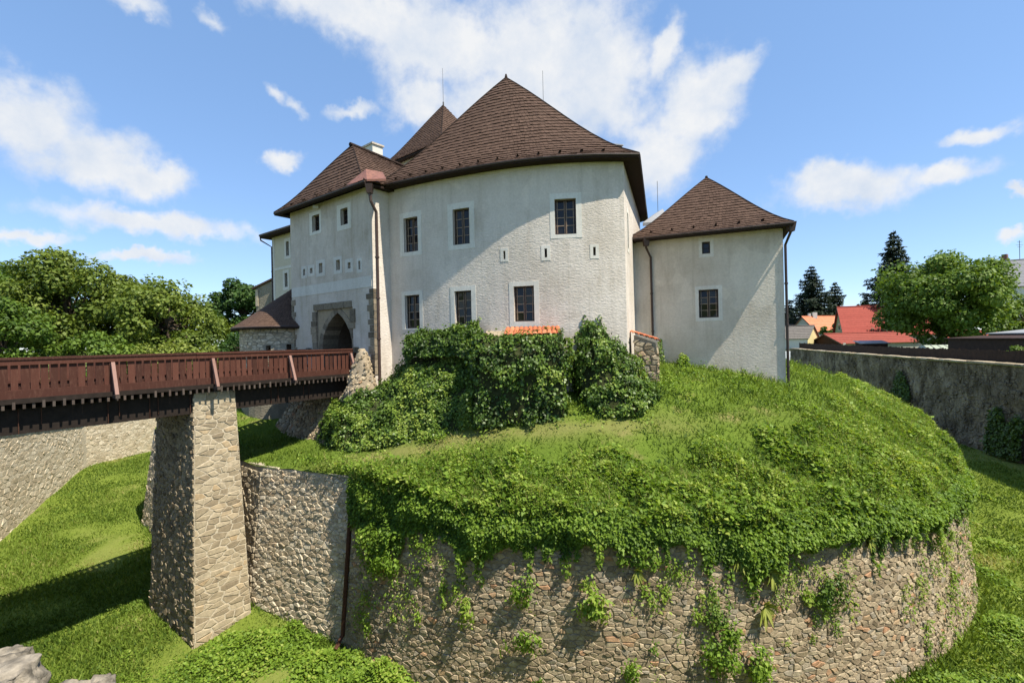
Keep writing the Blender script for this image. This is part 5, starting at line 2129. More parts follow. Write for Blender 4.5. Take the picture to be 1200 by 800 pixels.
zz = tz - kh * Lh
lump = fbm(np.stack([sh * 1.1, zz * 1.3, sh * 0], -1), 43, 3)
outh = (-0.12 * (1 - kh) ** 4 + 0.40 * np.sin(np.pi * np.clip(0.03 + kh * 0.88, 0, 1)) ** 0.8) * (0.1 + 1.9 * np.clip(lump - 0.2, 0, 1)) * rng.uniform(0.2, 1.0, NH) ** 0.5
pp_, nn_ = [], []
smp = np.linspace(-0.15, 31.0, 2000)
base = np.array([tuple(arc_path.at(float(s), 0, 0))[:2] for s in smp])
nrm = np.array([tuple(arc_path.at(float(s), 0, 1.0))[:2] for s in smp]) - base
ii = np.clip(((sh + 0.15) / 31.15 * 1999).astype(int), 0, 1999)
oo = outh - BATTER * (zz - ZB)
PH = np.stack([base[ii, 0] + nrm[ii, 0] * oo, base[ii, 1] + nrm[ii, 1] * oo, zz], -1)
NHv = unit(np.stack([nrm[ii, 0], nrm[ii, 1], 0.75 + 0 * zz], -1))
keep_h = rng.random(NH) < np.clip((1.15 - kh) * 1.6, 0, 1)
PH, NHv, lumph, khk = PH[keep_h], NHv[keep_h], lump[keep_h], kh[keep_h]
QH = leaf_quads(PH, NHv, 0.095 * rng.uniform(0.6, 1.4, len(PH)), 0.65, 0.75, 0.9)
tH = np.clip(0.42 + (lumph - 0.5) * 0.7 + rng.normal(0, 0.2, len(PH)), 0, 1)

# on the terrace
NC = 640000
th = rng.uniform(math.radians(228), math.radians(365), NC)
rbv = np.interp(th, ths, rbs)
dr = (rng.random(NC) ** 1.15) * 7.0 - 0.12
cx = C0[0] + np.cos(th) * (rbv - dr)
cy = C0[1] + np.sin(th) * (rbv - dr)
lump2 = fbm(xy3(cx, cy, 0.85), 51, 3)
lump3 = fbm(xy3(cx, cy, 2.3), 52, 2)
D = np.interp(np.degrees(th), [228, 236, 241, 250, 262, 275, 290, 305, 320, 340, 365], [0.2, 0.5, 1.5, 2.4, 2.8, 3.1, 3.6, 3.6, 3.3, 2.9, 2.4])
dens = np.clip((D * (0.72 + 0.6 * lump2) - dr) / 1.2, 0, 1) * (1 - 0.8 * worn(cx, cy))
kp = rng.random(NC) < dens
cx, cy, dr, lump2, lump3, thk = cx[kp], cy[kp], dr[kp], lump2[kp], lump3[kp], th[kp]
rl = np.clip(fbm(np.stack([((thk - aA) * RB) * 0.75, thk * 0, thk * 0 + 5], -1), 47, 3) - 0.25, 0, 1)
edgef = np.clip(1 - dr / 7.0, 0.25, 1)
hh = (0.06 + 1.7 * np.clip(lump2 - 0.33, 0, 1) + 0.9 * np.clip(lump3 - 0.40, 0, 1)) * edgef
hh *= np.interp(np.degrees(thk), [228, 250, 290, 310, 330, 365], [0.5, 0.75, 0.85, 0.75, 0.7, 0.6])
big = np.clip(fbm(xy3(cx, cy, 0.42), 57, 2) - 0.42, 0, 1) * 1.3
hh = hh + (rl * 0.9 * np.exp(-(dr / 1.0) ** 2) + big * edgef * np.clip(dr / 1.0, 0.3, 1))
vz = hh * (1 - rng.random(len(cx)) ** 2 * 0.75)
cz = mound_z(cx, cy) + vz
PC = np.stack([cx, cy, cz], -1)
kind_ = np.clip((fbm(xy3(cx, cy, 0.5), 59, 3) - 0.5) / 0.08, 0, 1)
QC = leaf_quads(PC, np.tile(np.array([0.0, -0.12, 1.0]), (len(PC), 1)), np.where(rng.random(len(PC)) < 0.06 + 0.30 * kind_, 0.14, 0.07) * rng.uniform(0.5, 1.6, len(PC)), 0.55, 0.72)
tC = np.clip(0.60 + (lump3 - 0.5) * 0.9 + (lump2 - 0.5) * 0.5 + rng.normal(0, 0.2, len(PC)) + np.clip(dr - 3, 0, 4) * 0.03 - 0.12 * kind_, 0, 1)
gc = link('ground_cover', mesh_np('ground_cover', np.concatenate([QH, QC]), M['cover'], np.concatenate([tH, tC])))
gc['kind'] = 'stuff'

# small weeds all over the bastion face
NW = 340
ws = rng.uniform(0.5, 27, NW)
wt = np.interp(ws, np.linspace(-0.15, 31, 160), topz)
wz = wt - 0.5 - 4.3 * rng.random(NW) ** 1.25
dens = fbm(np.stack([ws * 0.45, wz * 0.2, ws * 0], -1), 61, 2)
Pw, Nw, sw, tw = [], [], [], []
for s, z, d in zip(ws, wz, dens):
    if d < 0.44:
        continue
    k = int(14 + 70 * random.random() * d)
    r = random.uniform(0.10, 0.30)
    c = np.array(on_arc(float(s), float(z), 0.05))
    n0 = nrm[int(np.clip((s + 0.15) / 31.15 * 1999, 0, 1999))]
    tan = np.array([-n0[1], n0[0], 0])
    hd = np.array([n0[0], n0[1], 0])
    off = rng.normal(0, 1, (k, 3))
    P = c + np.outer(off[:, 0] * r * 0.5, tan) + np.outer(np.abs(off[:, 1]) * r * 0.45, hd)
    P[:, 2] += off[:, 2] * r * 0.9 - r * 0.4
    Pw.append(P)
    Nw.append(np.tile(hd + np.array([0, 0, 0.7]), (k, 1)))
    sw.append(np.full(k, random.choice((0.06, 0.08, 0.10))))
    tw.append(np.clip(rng.normal(random.uniform(0.25, 0.95), 0.15, k), 0, 1))
Pw, Nw, sw, tw = np.concatenate(Pw), unit(np.concatenate(Nw)), np.concatenate(sw), np.concatenate(tw)
o = link('wall_weeds', mesh_np('wall_weeds', leaf_quads(Pw, Nw, sw * rng.uniform(0.7, 1.4, len(Pw)), 0.6, 0.55, 0.7), M['cover'], tw))
o['kind'] = 'stuff'


def arc_frame(s):
    n0 = nrm[int(np.clip((s + 0.15) / 31.15 * 1999, 0, 1999))]
    return np.array([n0[0], n0[1], 0.0]), np.array([-n0[1], n0[0], 0.0])


def mullein(s, z, size, label):
    """rosette of long pale leaves hanging on the wall: every leaf a part"""
    hd, tan = arc_frame(s)
    c = np.array(on_arc(s, z, 0.05))
    size = size * 0.72
    root = thing('mullein_plant', label, 'plant', tuple(c), 'mulleins rooted in the bastion wall')
    nlf = 26
    for i in range(nlf):
        a = -math.pi * (0.05 + 0.9 * (i + 0.5) / nlf) + random.uniform(-0.2, 0.2)
        if i % 4 == 0:
            a = -a * 0.8
        d = tan * math.cos(a) * 0.75 + np.array([0, 0, 1]) * math.sin(a) + hd * random.uniform(0.25, 0.8)
        d = d / np.linalg.norm(d)
        L = size * random.uniform(0.6, 1.1)
        b = np.cross(d, hd)
        b = b / np.linalg.norm(b)
        up = np.cross(b, d)
        V, F = [], []
        for j in range(5):
            f = j / 4
            w = L * 0.12 * math.sin(math.pi * (0.12 + 0.83 * f))
            p = c + d * L * f + np.array([0, 0, -1]) * L * 0.35 * f * f + hd * 0.05
            V += [p - b * w + up * w * 0.3, p, p + b * w + up * w * 0.3]
        for j in range(4):
            k = j * 3
            F += [(k, k + 1, k + 4, k + 3), (k + 1, k + 2, k + 5, k + 4)]
        link('leaf', mesh_py('leaf', V, F, M['mullein'], min(1, max(0, random.gauss(0.5, 0.25))), True), root)


mullein(13.88, -6.35, 0.62, 'largest pale-leaved mullein, lowest of the column of plants on the bastion')
mullein(14.2, -5.45, 0.5, 'pale mullein just below the hanging green, above the largest one')
mullein(13.2, -5.0, 0.42, 'yellowish mullein tucked at the edge of hanging green left of the big ones')
mullein(10.2, -5.25, 0.42, 'lone yellowish mullein on the stones near the middle of the bastion')
mullein(15.1, -4.55, 0.45, 'upright pale mullein hanging right of the tall column of plants')
mullein(17.8, -4.95, 0.36, 'small pale mullein under the green at the right half of the bastion')


def wall_bush(s, z, r, n, size, label, mat='cover', lo=0.2, hi=0.8, tall=1.0, name='wall_bush', cat='plant', grp='plants growing on the bastion wall', hang=0.5):
    hd, tan = arc_frame(s)
    c = np.array(on_arc(s, z, 0.1))
    cl = rng.normal(0, 0.5, (7, 3))
    off = cl[rng.integers(0, 7, n)] + rng.normal(0, 0.3, (n, 3))
    off[:, 1] = np.abs(off[:, 1]) * 0.7 - 0.3
    off[:, 2] -= 0.15 * off[:, 0] ** 2
    P = c + np.outer(off[:, 0] * r, tan) + np.outer((off[:, 1] * 0.6 + 0.45) * r, hd)
    P[:, 2] += off[:, 2] * r * tall
    N = unit(off + hd + np.array([0, 0, 0.7]))
    root = thing(name, label, cat, tuple(c), grp)
    link('foliage', mesh_np('foliage', leaf_quads(P, N, size * rng.uniform(0.6, 1.4, n), 0.5, 0.6, hang), M[mat], np.clip(rng.uniform(lo, hi, n), 0, 1)), root)
    m = MB()
    for i in range(5):
        e = P[rng.integers(0, n)]
        m.tube([tuple(c - hd * 0.15), tuple(c * 0.5 + e * 0.5 + np.array([0, 0, -0.03])), tuple(e)], [0.012, 0.009, 0.004], 4)
    m.obj('stem', M['bark'], root)
    return root


wall_bush(8.86, -6.15, 0.42, 420, 0.13, 'bright green leafy sapling jutting from the middle of the bastion stones', 'cover', 0.6, 1.0, 0.8)
wall_bush(16.02, -6.0, 0.40, 900, 0.09, 'feathery blue-green tuft hanging on the right half of the bastion', 'ivy', 0.35, 0.8, 1.5)
wall_bush(12.55, -7.35, 0.5, 700, 0.11, 'ragged green bush low on the bastion left of the mullein column', 'cover', 0.2, 0.8, 1.2)
wall_bush(13.5, -7.75, 0.42, 520, 0.12, 'leafy bush at the bottom of the bastion below the largest mullein', 'cover', 0.3, 0.9)
wall_bush(12.5, -6.4, 0.3, 420, 0.08, 'narrow dark green tuft standing on the bastion beside the mullein column', 'ivy', 0.3, 0.9, 1.5)
wall_bush(6.86, -7.35, 0.34, 260, 0.10, 'loose grassy plant on the lower left stones of the bastion', 'cover', 0.3, 0.9)
wall_bush(4.95, -6.6, 0.28, 220, 0.10, 'spindly yellow-green plant on the left part of the bastion', 'cover', 0.5, 1.0, 1.5)
wall_bush(6.8, -5.9, 0.36, 300, 0.10, 'drooping spray of leaves below the hanging green at the left of the bastion', 'cover', 0.25, 0.8, 1.3)
wall_bush(2.0, -5.6, 0.5, 700, 0.13, 'hanging mass of leaves beside the rusty drain pipe on the bastion', 'cover', 0.2, 0.7, 1.1)
wall_bush(9.9, -7.9, 0.3, 240, 0.10, 'small bush among the lowest stones in the middle of the bastion', 'cover', 0.3, 0.8)

# ------------------------------------------------------------------ grass
G = []
GT = []


def in_moat(x, y):
    """right of the left wall, left of the right wall, outside the terrace"""
    rm = rim_of(x, y)
    lx = np.interp(y, [9, 15, 22, 27, 38, 46, 58], [-17, -24.5, -28, -29.1, -34.1, -34.6, -33])
    rx = np.interp(y, [-2, 10, 35, 60, 89], [24, 31, 37.4, 44, 51.5])
    return (rm < -0.45) & (x > lx + 0.1) & (x < rx - 0.1)


def lawn(n, x0, x1, y0, y1, h0, h1, fall=1.3):
    x = rng.uniform(x0, x1, n)
    y = rng.uniform(y0, y1, n)
    d = np.hypot(x, y)
    k = in_moat(x, y) & (rng.random(n) < np.clip((15.0 / d) ** fall, 0, 1))
    x, y, d = x[k], y[k], d[k]
    pat = fbm(xy3(x, y, 0.45), 81, 3)
    z = floor_z(x, y)
    h = rng.uniform(h0, h1, len(x)) * (0.55 + 1.1 * pat)
    P = np.stack([x, y, z], -1)
    dr_ = parched(x, y)
    # longer growth where the mower does not reach, at the foot of the walls
    h = h * (1 - 0.35 * dr_) * (1 + 1.3 * np.exp(-((-rim_of(x, y) - 0.45) / 0.5) ** 2))
    kk = rng.random(len(x)) > dr_ * 0.12
    G.append(blades(P, h, 0.5, 0.016 + 0.0006 * d.mean())[kk])
    GT.append(np.clip(0.30 + (pat - 0.5) * 1.1 + rng.normal(0, 0.2, len(x)) + dr_ * 0.5, 0, 1)[kk])


lawn(620000, -36, -5, 11, 48, 0.07, 0.17)
lawn(420000, 9, 40, 11, 50, 0.07, 0.17)
# terrace grass
n = 230000
x = rng.uniform(-26, 25, n)
y = rng.uniform(14, 44, n)
d = np.hypot(x, y)
rm = rim_of(x, y)
hp_dist = (x - HL.x) * hn.x + (y - HL.y) * hn.y
okc = (rm > 0.05) & (rng.random(n) < np.clip((19.0 / d) ** 1.2, 0, 1)) & ~((x > -6) & (x < 6) & (y > 23.5)) & ~((x > 6) & (x < 12.8) & (hp_dist > 0))
x, y, d, rm = x[okc], y[okc], d[okc], rm[okc]
pat = fbm(xy3(x, y, 0.6), 83, 3)
right_side = np.clip((x - 4) / 8, 0, 1)
dry = worn(x, y)
h = rng.uniform(0.08, 0.2, len(x)) * (0.7 + 0.8 * pat) * (1 + 0.9 * right_side) * (1 - 0.5 * dry)
kk = rng.random(len(x)) > dry * 0.25
P = np.stack([x, y, mound_z(x, y) - 0.02], -1)
G.append(blades(P, h, 0.55, 0.022)[kk])
GT.append(np.clip(0.30 + (pat - 0.5) * 1.0 + rng.normal(0, 0.2, len(x)) + dry * 0.6, 0, 1)[kk])
# grass stalks and dead stems standing in the ground cover
idx = rng.choice(len(PC), 42000, replace=False)
G.append(blades(PC[idx] - np.array([0, 0, 0.1]), rng.uniform(0.15, 0.36, len(idx)), 0.4, 0.016))
GT.append(np.clip(rng.normal(0.75, 0.25, len(idx)), 0, 1))
g_all, gt_all = np.concatenate(G), np.concatenate(GT)
gr = link('grass', mesh_np('grass', g_all, M['blade'], gt_all))
gr['kind'] = 'stuff'

# leafy weeds on the moat floor
Pw, sw, tw = [], [], []


def patch(cx, cy, rx, ry, n, hmax, size, tmid=0.5):
    a = rng.normal(0, 0.5, (n, 2))
    x, y = cx + a[:, 0] * rx, cy + a[:, 1] * ry
    k = in_moat(x, y)
    x, y, a = x[k], y[k], a[k]
    l = fbm(xy3(x, y, 1.6), 91, 3)
    h = hmax * np.clip(1.15 - np.hypot(a[:, 0], a[:, 1]), 0.05, 1) * np.clip(l * 1.8 - 0.3, 0.05, 1.2)
    z = floor_z(x, y) + h * (1 - rng.random(len(x)) ** 2 * 0.8)
    Pw.append(np.stack([x, y, z], -1))
    sw.append(np.full(len(x), size) * rng.uniform(0.6, 1.4, len(x)))
    tw.append(np.clip(rng.normal(tmid, 0.2, len(x)) + (l - 0.5) * 0.6, 0, 1))


patch(-9.3, 16.6, 2.2, 1.3, 6500, 0.7, 0.12, 0.55)
patch(-8.0, 17.2, 1.5, 1.2, 3000, 0.6, 0.11, 0.5)
patch(-6.3, 15.9, 1.8, 0.9, 3500, 0.6, 0.13, 0.6)
patch(-4.6, 15.3, 1.4, 0.7, 2500, 0.7, 0.13, 0.6)
patch(-11.0, 15.6, 3.0, 1.5, 2500, 0.25, 0.09, 0.5)
patch(-17, 14.5, 4.0, 2.5, 3000, 0.18, 0.08, 0.45)
patch(-15.5, 20.5, 3, 3, 1500, 0.2, 0.08, 0.45)
for i in range(46):
    x, y = random.uniform(13, 34), random.uniform(13, 36)
    patch(x, y, random.uniform(0.3, 1.1), random.uniform(0.3, 1.1), random.randint(60, 330), random.uniform(0.15, 0.42), 0.15, random.uniform(0.4, 0.75))
patch(13.5, 14.2, 2.2, 1.0, 2500, 0.4, 0.11, 0.5)
patch(17.5, 17.0, 1.6, 1.4, 2500, 0.45, 0.11, 0.5)
patch(20.3, 21.0, 0.8, 2.0, 1500, 0.4, 0.12, 0.5)
for i in range(60):
    x, y = random.uniform(-32, -8), random.uniform(13, 40)
    patch(x, y, random.uniform(0.3, 1.0), random.uniform(0.3, 1.0), random.randint(40, 200), random.uniform(0.08, 0.22), 0.08, random.uniform(0.3, 0.7))
Pw, sw, tw = np.concatenate(Pw), np.concatenate(sw), np.concatenate(tw)
o = link('weeds', mesh_np('weeds', leaf_quads(Pw, np.tile(np.array([0, -0.15, 1.0]), (len(Pw), 1)), sw, 0.5, 0.6), M['cover'], tw))
o['kind'] = 'stuff'
# taller herbs scattered on the terrace, by the ivy and below the house
Pw, sw, tw = [], [], []
for i in range(130):
    a = random.random()
    if a < 0.35:
        x, y = random.uniform(5.5, 12), random.uniform(19.5, 22.8)
    elif a < 0.6:
        x, y = random.uniform(-9, 5), random.uniform(17.6, 19.2)
    else:
        x, y = random.uniform(10, 21), random.uniform(18.5, 29)
    if float(rim_of(x, y)) < 0.3 or (x - HL.x) * hn.x + (y - HL.y) * hn.y > -0.2 and x < 13:
        continue
    k = random.randint(20, 80)
    r = random.uniform(0.12, 0.35)
    P = rng.normal(0, 1, (k, 3)) * np.array([r, r, r * 0.5]) + np.array([x, y, float(mound_z(x, y)) + r * 0.5])
    Pw.append(P)
    sw.append(np.full(k, 0.10))
    tw.append(np.clip(rng.normal(random.uniform(0.3, 0.8), 0.15, k), 0, 1))
Pw, sw, tw = np.concatenate(Pw), np.concatenate(sw), np.concatenate(tw)
o = link('terrace_weeds', mesh_np('terrace_weeds', leaf_quads(Pw, np.tile(np.array([0, -0.15, 1.0]), (len(Pw), 1)), sw * rng.uniform(0.6, 1.4, len(Pw)), 0.6, 0.6), M['cover'], tw))
o['kind'] = 'stuff'

# ------------------------------------------------------------------ trees


def broad_tree(name, label, base, H, R, n, size, mat, seed, group, crown_low=0.18, lobes=46, sx=1.0, cat='tree', tmid=0.45):
    """tapered trunk with limbs; crown of leaf clumps round the limb ends"""
    r2 = random.Random(seed)
    g = np.random.default_rng(seed)
    bx, by, bz = base
    root = thing(name, label, cat, base, group)
    cz0, cz1 = bz + H * crown_low, bz + H
    cm, ch = (cz0 + cz1) / 2, (cz1 - cz0) / 2
    cen = []
    for i in range(lobes):
        v = unit(g.normal(0, 1, 3)[None])[0]
        rad = r2.uniform(0.45, 0.84)
        wv = 1.0 if v[2] > 0 else 1.12
        cen.append((bx + v[0] * R * sx * rad * wv, by + v[1] * R * rad * wv, cm + v[2] * ch * rad, R * r2.uniform(0.20, 0.36)))
    m = MB()
    tw_ = max(0.16, H * 0.028)
    th_ = H * 0.5
    m.tube([(bx, by, bz - 0.3), (bx + 0.05, by, bz + th_ * 0.4), (bx, by + 0.05, bz + th_), (bx, by, bz + H * 0.8)], [tw_ * 1.35, tw_, tw_ * 0.75, tw_ * 0.2], 9)
    m.obj('trunk', M['bark'], root)
    m = MB()
    for (x, y, z, r) in cen[:26]:
        z0 = bz + H * r2.uniform(0.22, 0.55)
        mid = ((bx + x) / 2 + r2.uniform(-.3, .3), (by + y) / 2, (z0 + z) / 2 + 0.3)
        m.tube([(bx, by, z0), mid, (x, y, z)], [tw_ * 0.45, tw_ * 0.28, tw_ * 0.07], 5)
    m.obj('limbs', M['bark'], root)
    per = n // lobes
    Ps, Ns, Ts = [], [], []
    for (x, y, z, r) in cen:
        v = unit(g.normal(0, 1, (per, 3)))
        lob = 0.72 + 0.75 * (fbm(v * 2.2 + x, seed) - 0.4)
        rr = r * lob * (1 - 0.35 * g.random(per) ** 2)
        P = np.array([x, y, z]) + v * rr[:, None] * np.array([1.1, 1.1, 0.82])
        Ps.append(P)
        Ns.append(unit(v * 0.8 + np.array([0, 0, 0.55])))
        Ts.append(np.full(per, r2.gauss(tmid, 0.13)))
    P, N, T = np.concatenate(Ps), np.concatenate(Ns), np.concatenate(Ts)
    Q = leaf_quads(P, N, size * g.uniform(0.6, 1.4, len(P)), 0.5, 0.72, 0.35)
    link('crown', mesh_np('crown', Q, M[mat], np.clip(T + g.normal(0, 0.16, len(P)), 0, 1)), root)
    return root


broad_tree('lime_tree', 'tallest broad yellow-green tree beyond the bridge at the far left', (-57.5, 62, -1.5), 16.2, 8.2, 24000, 0.42, 'lime_leaf', 101, 'trees beyond the bridge', 0.12, 60)
broad_tree('lime_tree', 'rounded yellow-green tree standing next to the gap before the dark tree', (-43.8, 61, -1.5), 12.6, 7.0, 20000, 0.40, 'lime_leaf', 102, 'trees beyond the bridge', 0.06, 52)
broad_tree('lime_tree', 'yellow-green tree in the middle of the row between its two taller neighbours', (-50.5, 64, -1.5), 14.0, 6.6, 17000, 0.42, 'lime_leaf', 103, 'trees beyond the bridge', 0.1, 46)
broad_tree('maple_tree', 'darker green tree cut by the left picture edge behind the limes', (-68.0, 65, -1.5), 16.0, 8.5, 16000, 0.45, 'walnut_leaf', 104, 'trees beyond the bridge', 0.1, 44, 1.0, 'tree', 0.35)
broad_tree('young_maple', 'lower fresh green tree in front of the tall limes at far left', (-51.5, 48, -2.0), 9.0, 5.0, 15000, 0.34, 'walnut_leaf', 105, 'trees beyond the bridge', 0.05, 40, 1.0, 'tree', 0.4)
broad_tree('oak_tree', 'dark green tree standing alone between the limes and the stone lodge', (-41.5, 74, -1.5), 14.8, 5.4, 17000, 0.42, 'deep_leaf', 106, 'trees beyond the bridge', 0.1, 44, 0.95)
broad_tree('hazel_bush', 'low light green bush under the lime trees behind the railing', (-37.5, 53, -2.2), 5.6, 3.6, 7000, 0.32, 'lime_leaf', 107, 'bushes beyond the bridge', 0.02, 26, 1.2, 'bush', 0.6)
broad_tree('hazel_bush', 'low dark bush under the dark tree behind the railing', (-34.8, 63, -2.2), 6.4, 3.8, 7000, 0.34, 'deep_leaf', 108, 'bushes beyond the bridge', 0.02, 26, 1.2, 'bush', 0.5)
broad_tree('hazel_bush', 'dense mid green bush below the tallest lime behind the railing', (-45.5, 52, -2.2), 5.6, 4.2, 7000, 0.32, 'walnut_leaf', 109, 'bushes beyond the bridge', 0.02, 26, 1.3, 'bush', 0.4)
broad_tree('walnut_tree', 'large spreading bright green walnut tree above the right moat wall', (62.8, 70, -1.5), 15.0, 8.8, 36000, 0.44, 'walnut_leaf', 110, None, 0.02, 80, 1.0, 'tree', 0.5)
broad_tree('plum_tree', 'low yellow-green tree beside the walnut at the right picture edge', (76.0, 70, -1.5), 8.2, 5.2, 9000, 0.38, 'walnut_leaf', 111, None, 0.08, 30, 1.0, 'tree', 0.65)
broad_tree('elderberry_bush', 'small green bush over the dark fence at the right picture edge', (42.4, 39.4, -1.4), 2.1, 1.3, 2500, 0.16, 'walnut_leaf', 112, None, 0.02, 16, 1.2, 'bush', 0.6)
broad_tree('garden_bush', 'rounded garden bush between the salmon and the bright red roof', (70.8, 106, -1.5), 5.6, 2.6, 2500, 0.4, 'walnut_leaf', 113, None, 0.05, 18, 1.0, 'bush', 0.45)
broad_tree('far_tree', 'tiny round tree top showing above the bright red roof', (103.0, 140, -1.5), 13.2, 3.4, 2200, 0.5, 'deep_leaf', 114, None, 0.3, 16)


def spruce(name, label, base, H, R, mat, seed, group, n_whorl=24, pend=0.5):
    r2 = random.Random(seed)
    g = np.random.default_rng(seed)
    bx, by, bz = base
    root = thing(name, label, 'conifer', base, group)
    m = MB()
    m.tube([(bx, by, bz - 0.3), (bx, by, bz + H * 0.5), (bx, by, bz + H)], [H * 0.018, H * 0.011, 0.03], 8)
    m.obj('trunk', M['bark'], root)
    lm = MB()
    Ps, Ns = [], []
    for w_ in range(n_whorl):
        f = (w_ + 0.5) / n_whorl
        z = bz + H * (0.10 + 0.89 * f)
        rad = R * (1 - f) ** 0.8 * r2.uniform(0.78, 1.12) + 0.2
        nb = 5 + int(6 * (1 - f))
        a0 = r2.uniform(0, 6.28)
        for b in range(nb):
            a = a0 + 6.283 * b / nb + r2.uniform(-0.25, 0.25)
            L = rad * r2.uniform(0.65, 1.15)
            dv = np.array([math.cos(a), math.sin(a), 0])
            k = max(10, int(L * 40))
            t = g.random(k) ** 0.7
            sag = -0.28 * L * t + 0.16 * L * t ** 3
            P = np.array([bx, by, z]) + np.outer(t * L, dv)
            P[:, 2] += sag
            side = np.array([-dv[1], dv[0], 0])
            P += np.outer(g.normal(0, 1, k) * 0.22 * L * (1 - t * 0.6), side)
            P[:, 2] -= np.abs(g.normal(0, pend, k)) * 0.5 * min(1.0, L / 2)
            Ps.append(P)
            Ns.append(np.tile(dv * 0.3 + np.array([0, 0, 1.0]), (k, 1)))
            lm.tube([(bx, by, z), (bx + dv[0] * L * 0.5, by + dv[1] * L * 0.5, z - 0.12 * L), (bx + dv[0] * L * 0.9, by + dv[1] * L * 0.9, z - 0.14 * L)], [0.05, 0.03, 0.01], 4, False)
    lm.obj('branches', M['bark'], root)
    P, N = np.concatenate(Ps), unit(np.concatenate(Ns))
    Q = leaf_quads(P, N, 0.62 * g.uniform(0.5, 1.3, len(P)), 0.45, 0.42, 0.6)
    link('needles', mesh_np('needles', Q, M[mat], np.clip(g.normal(0.45, 0.25, len(P)), 0, 1)), root)


spruce('spruce_tree', 'tall dark spruce rising behind the red roof and the walnut', (80.3, 100, -1.5), 24.4, 8.2, 'needle', 201, 'spruces behind the houses', 30)
spruce('spruce_tree', 'wide dark spruce right behind the salmon roofed house', (80.0, 127, -1.5), 21.5, 9.2, 'needle', 202, 'spruces behind the houses', 24)
spruce('spruce_tree', 'shorter dark spruce leaning against the wide spruce near the red roof', (86.8, 128, -1.5), 17.0, 6.0, 'needle', 203, 'spruces behind the houses', 20)
spruce('spruce_tree', 'thin blue-grey spruce right beside the corner house downpipe', (82.0, 141, -1.5), 13.6, 3.4, 'blue_needle', 204, 'spruces behind the houses', 18)

# ------------------------------------------------------------------ houses beyond the right wall


def gable_house(name, label, front, back, length, z0, eave, ridge, wall_mat, gable_mat, roof_mat, over=0.45, courses=12, gable_wood=False):
    """front/back: the two feet of the left gable; the house runs to the right of it"""
    a, b = Vector(front), Vector(back)
    e = (b - a)
    w = e.length
    e.normalize()
    r = Vector((e.y, -e.x))
    root = thing(name, label, 'house', (a.x, a.y, z0))
    def P(u, v, z):
        q = a + r * u + e * v
        return Vector((q.x, q.y, z))
    m = MB()
    m.add([P(0, 0, z0), P(length, 0, z0), P(length, 0, eave), P(0, 0, eave)], [(0, 1, 2, 3)])
    m.add([P(0, w, z0), P(length, w, z0), P(length, w, eave), P(0, w, eave)], [(3, 2, 1, 0)])
    m.add([P(length, 0, z0), P(length, w, z0), P(length, w, eave), P(length, w / 2, ridge), P(length, 0, eave)], [(0, 1, 2, 3, 4)])
    m.obj('wall', wall_mat, root)
    m = MB()
    m.add([P(0, w, z0), P(0, 0, z0), P(0, 0, eave), P(0, w / 2, ridge), P(0, w, eave)], [(0, 1, 2, 3, 4)])
    m.obj('gable', gable_mat, root)
    sl = (ridge - eave) / (w / 2)
    m = MB()
    for sg in (0, 1):
        n = courses
        for i in range(n):
            v0 = -over + (w / 2 + over) * i / n
            v1 = -over + (w / 2 + over) * (i + 1.06) / n
            z_0, z_1 = eave + v0 * sl + 0.10, eave + min(v1, w / 2) * sl + 0.05
            v1 = min(v1, w / 2)
            if sg:
                v0, v1 = w - v0, w - v1
            q = [P(-over, v0, z_0), P(length + over, v0, z_0), P(length + over, v1, z_1), P(-over, v1, z_1)]
            q2 = [p - Vector((0, 0, 0.1)) for p in q]
            F = [(0, 1, 2, 3), (0, 4, 5, 1), (0, 3, 7, 4), (1, 5, 6, 2), (4, 7, 6, 5)]
            m.add(q + q2, F, 0.3 + 0.4 * random.random())
    rf = m.obj('roof', roof_mat, root)
    m = MB()
    m.tube([P(-over, w / 2, ridge + 0.1), P(length + over, w / 2, ridge + 0.1)], 0.12, 6)
    m.obj('ridge_tiles', roof_mat, rf)
    m = MB()
    for v0, v1 in ((-over, w / 2), (w + over, w / 2)):
        z_0, z_1 = eave - over * sl, ridge
        q = [P(-over - 0.03, v0, z_0 - 0.2), P(-over + 0.03, v0, z_0 - 0.2), P(-over + 0.03, v1, z_1 - 0.2), P(-over - 0.03, v1, z_1 - 0.2)]
        m.hexa(q + [p + Vector((0, 0, 0.27)) for p in q])
    m.obj('bargeboard', M['wood_dark'], rf)
    return root, P, w


def house_window(root, P, u0, u1, z0, z1, gable=False, v=0.0):
    """a framed window on the front (u along the wall) or on the gable (u across it)"""
    def Q(u, z, o):
        return P(u, -o, z) if not gable else P(-o, u, z)
    m = MB()
    for (a, b, c, d) in ((u0, u1, z0, z0 + .08), (u0, u1, z1 - .08, z1), (u0, u0 + .08, z0 + .08, z1 - .08), (u1 - .08, u1, z0 + .08, z1 - .08)):
        m.hexa([Q(a, c, .06), Q(b, c, .06), Q(b, c, .0), Q(a, c, .0), Q(a, d, .06), Q(b, d, .06), Q(b, d, .0), Q(a, d, .0)])
    w = m.obj('window', M['limewash'], root)
    m = MB()
    m.add([Q(u0 + .08, z0 + .08, .03), Q(u1 - .08, z0 + .08, .03), Q(u1 - .08, z1 - .08, .03), Q(u0 + .08, z1 - .08, .03)], [(0, 1, 2, 3)])
    m.obj('pane', M['glass'], w)


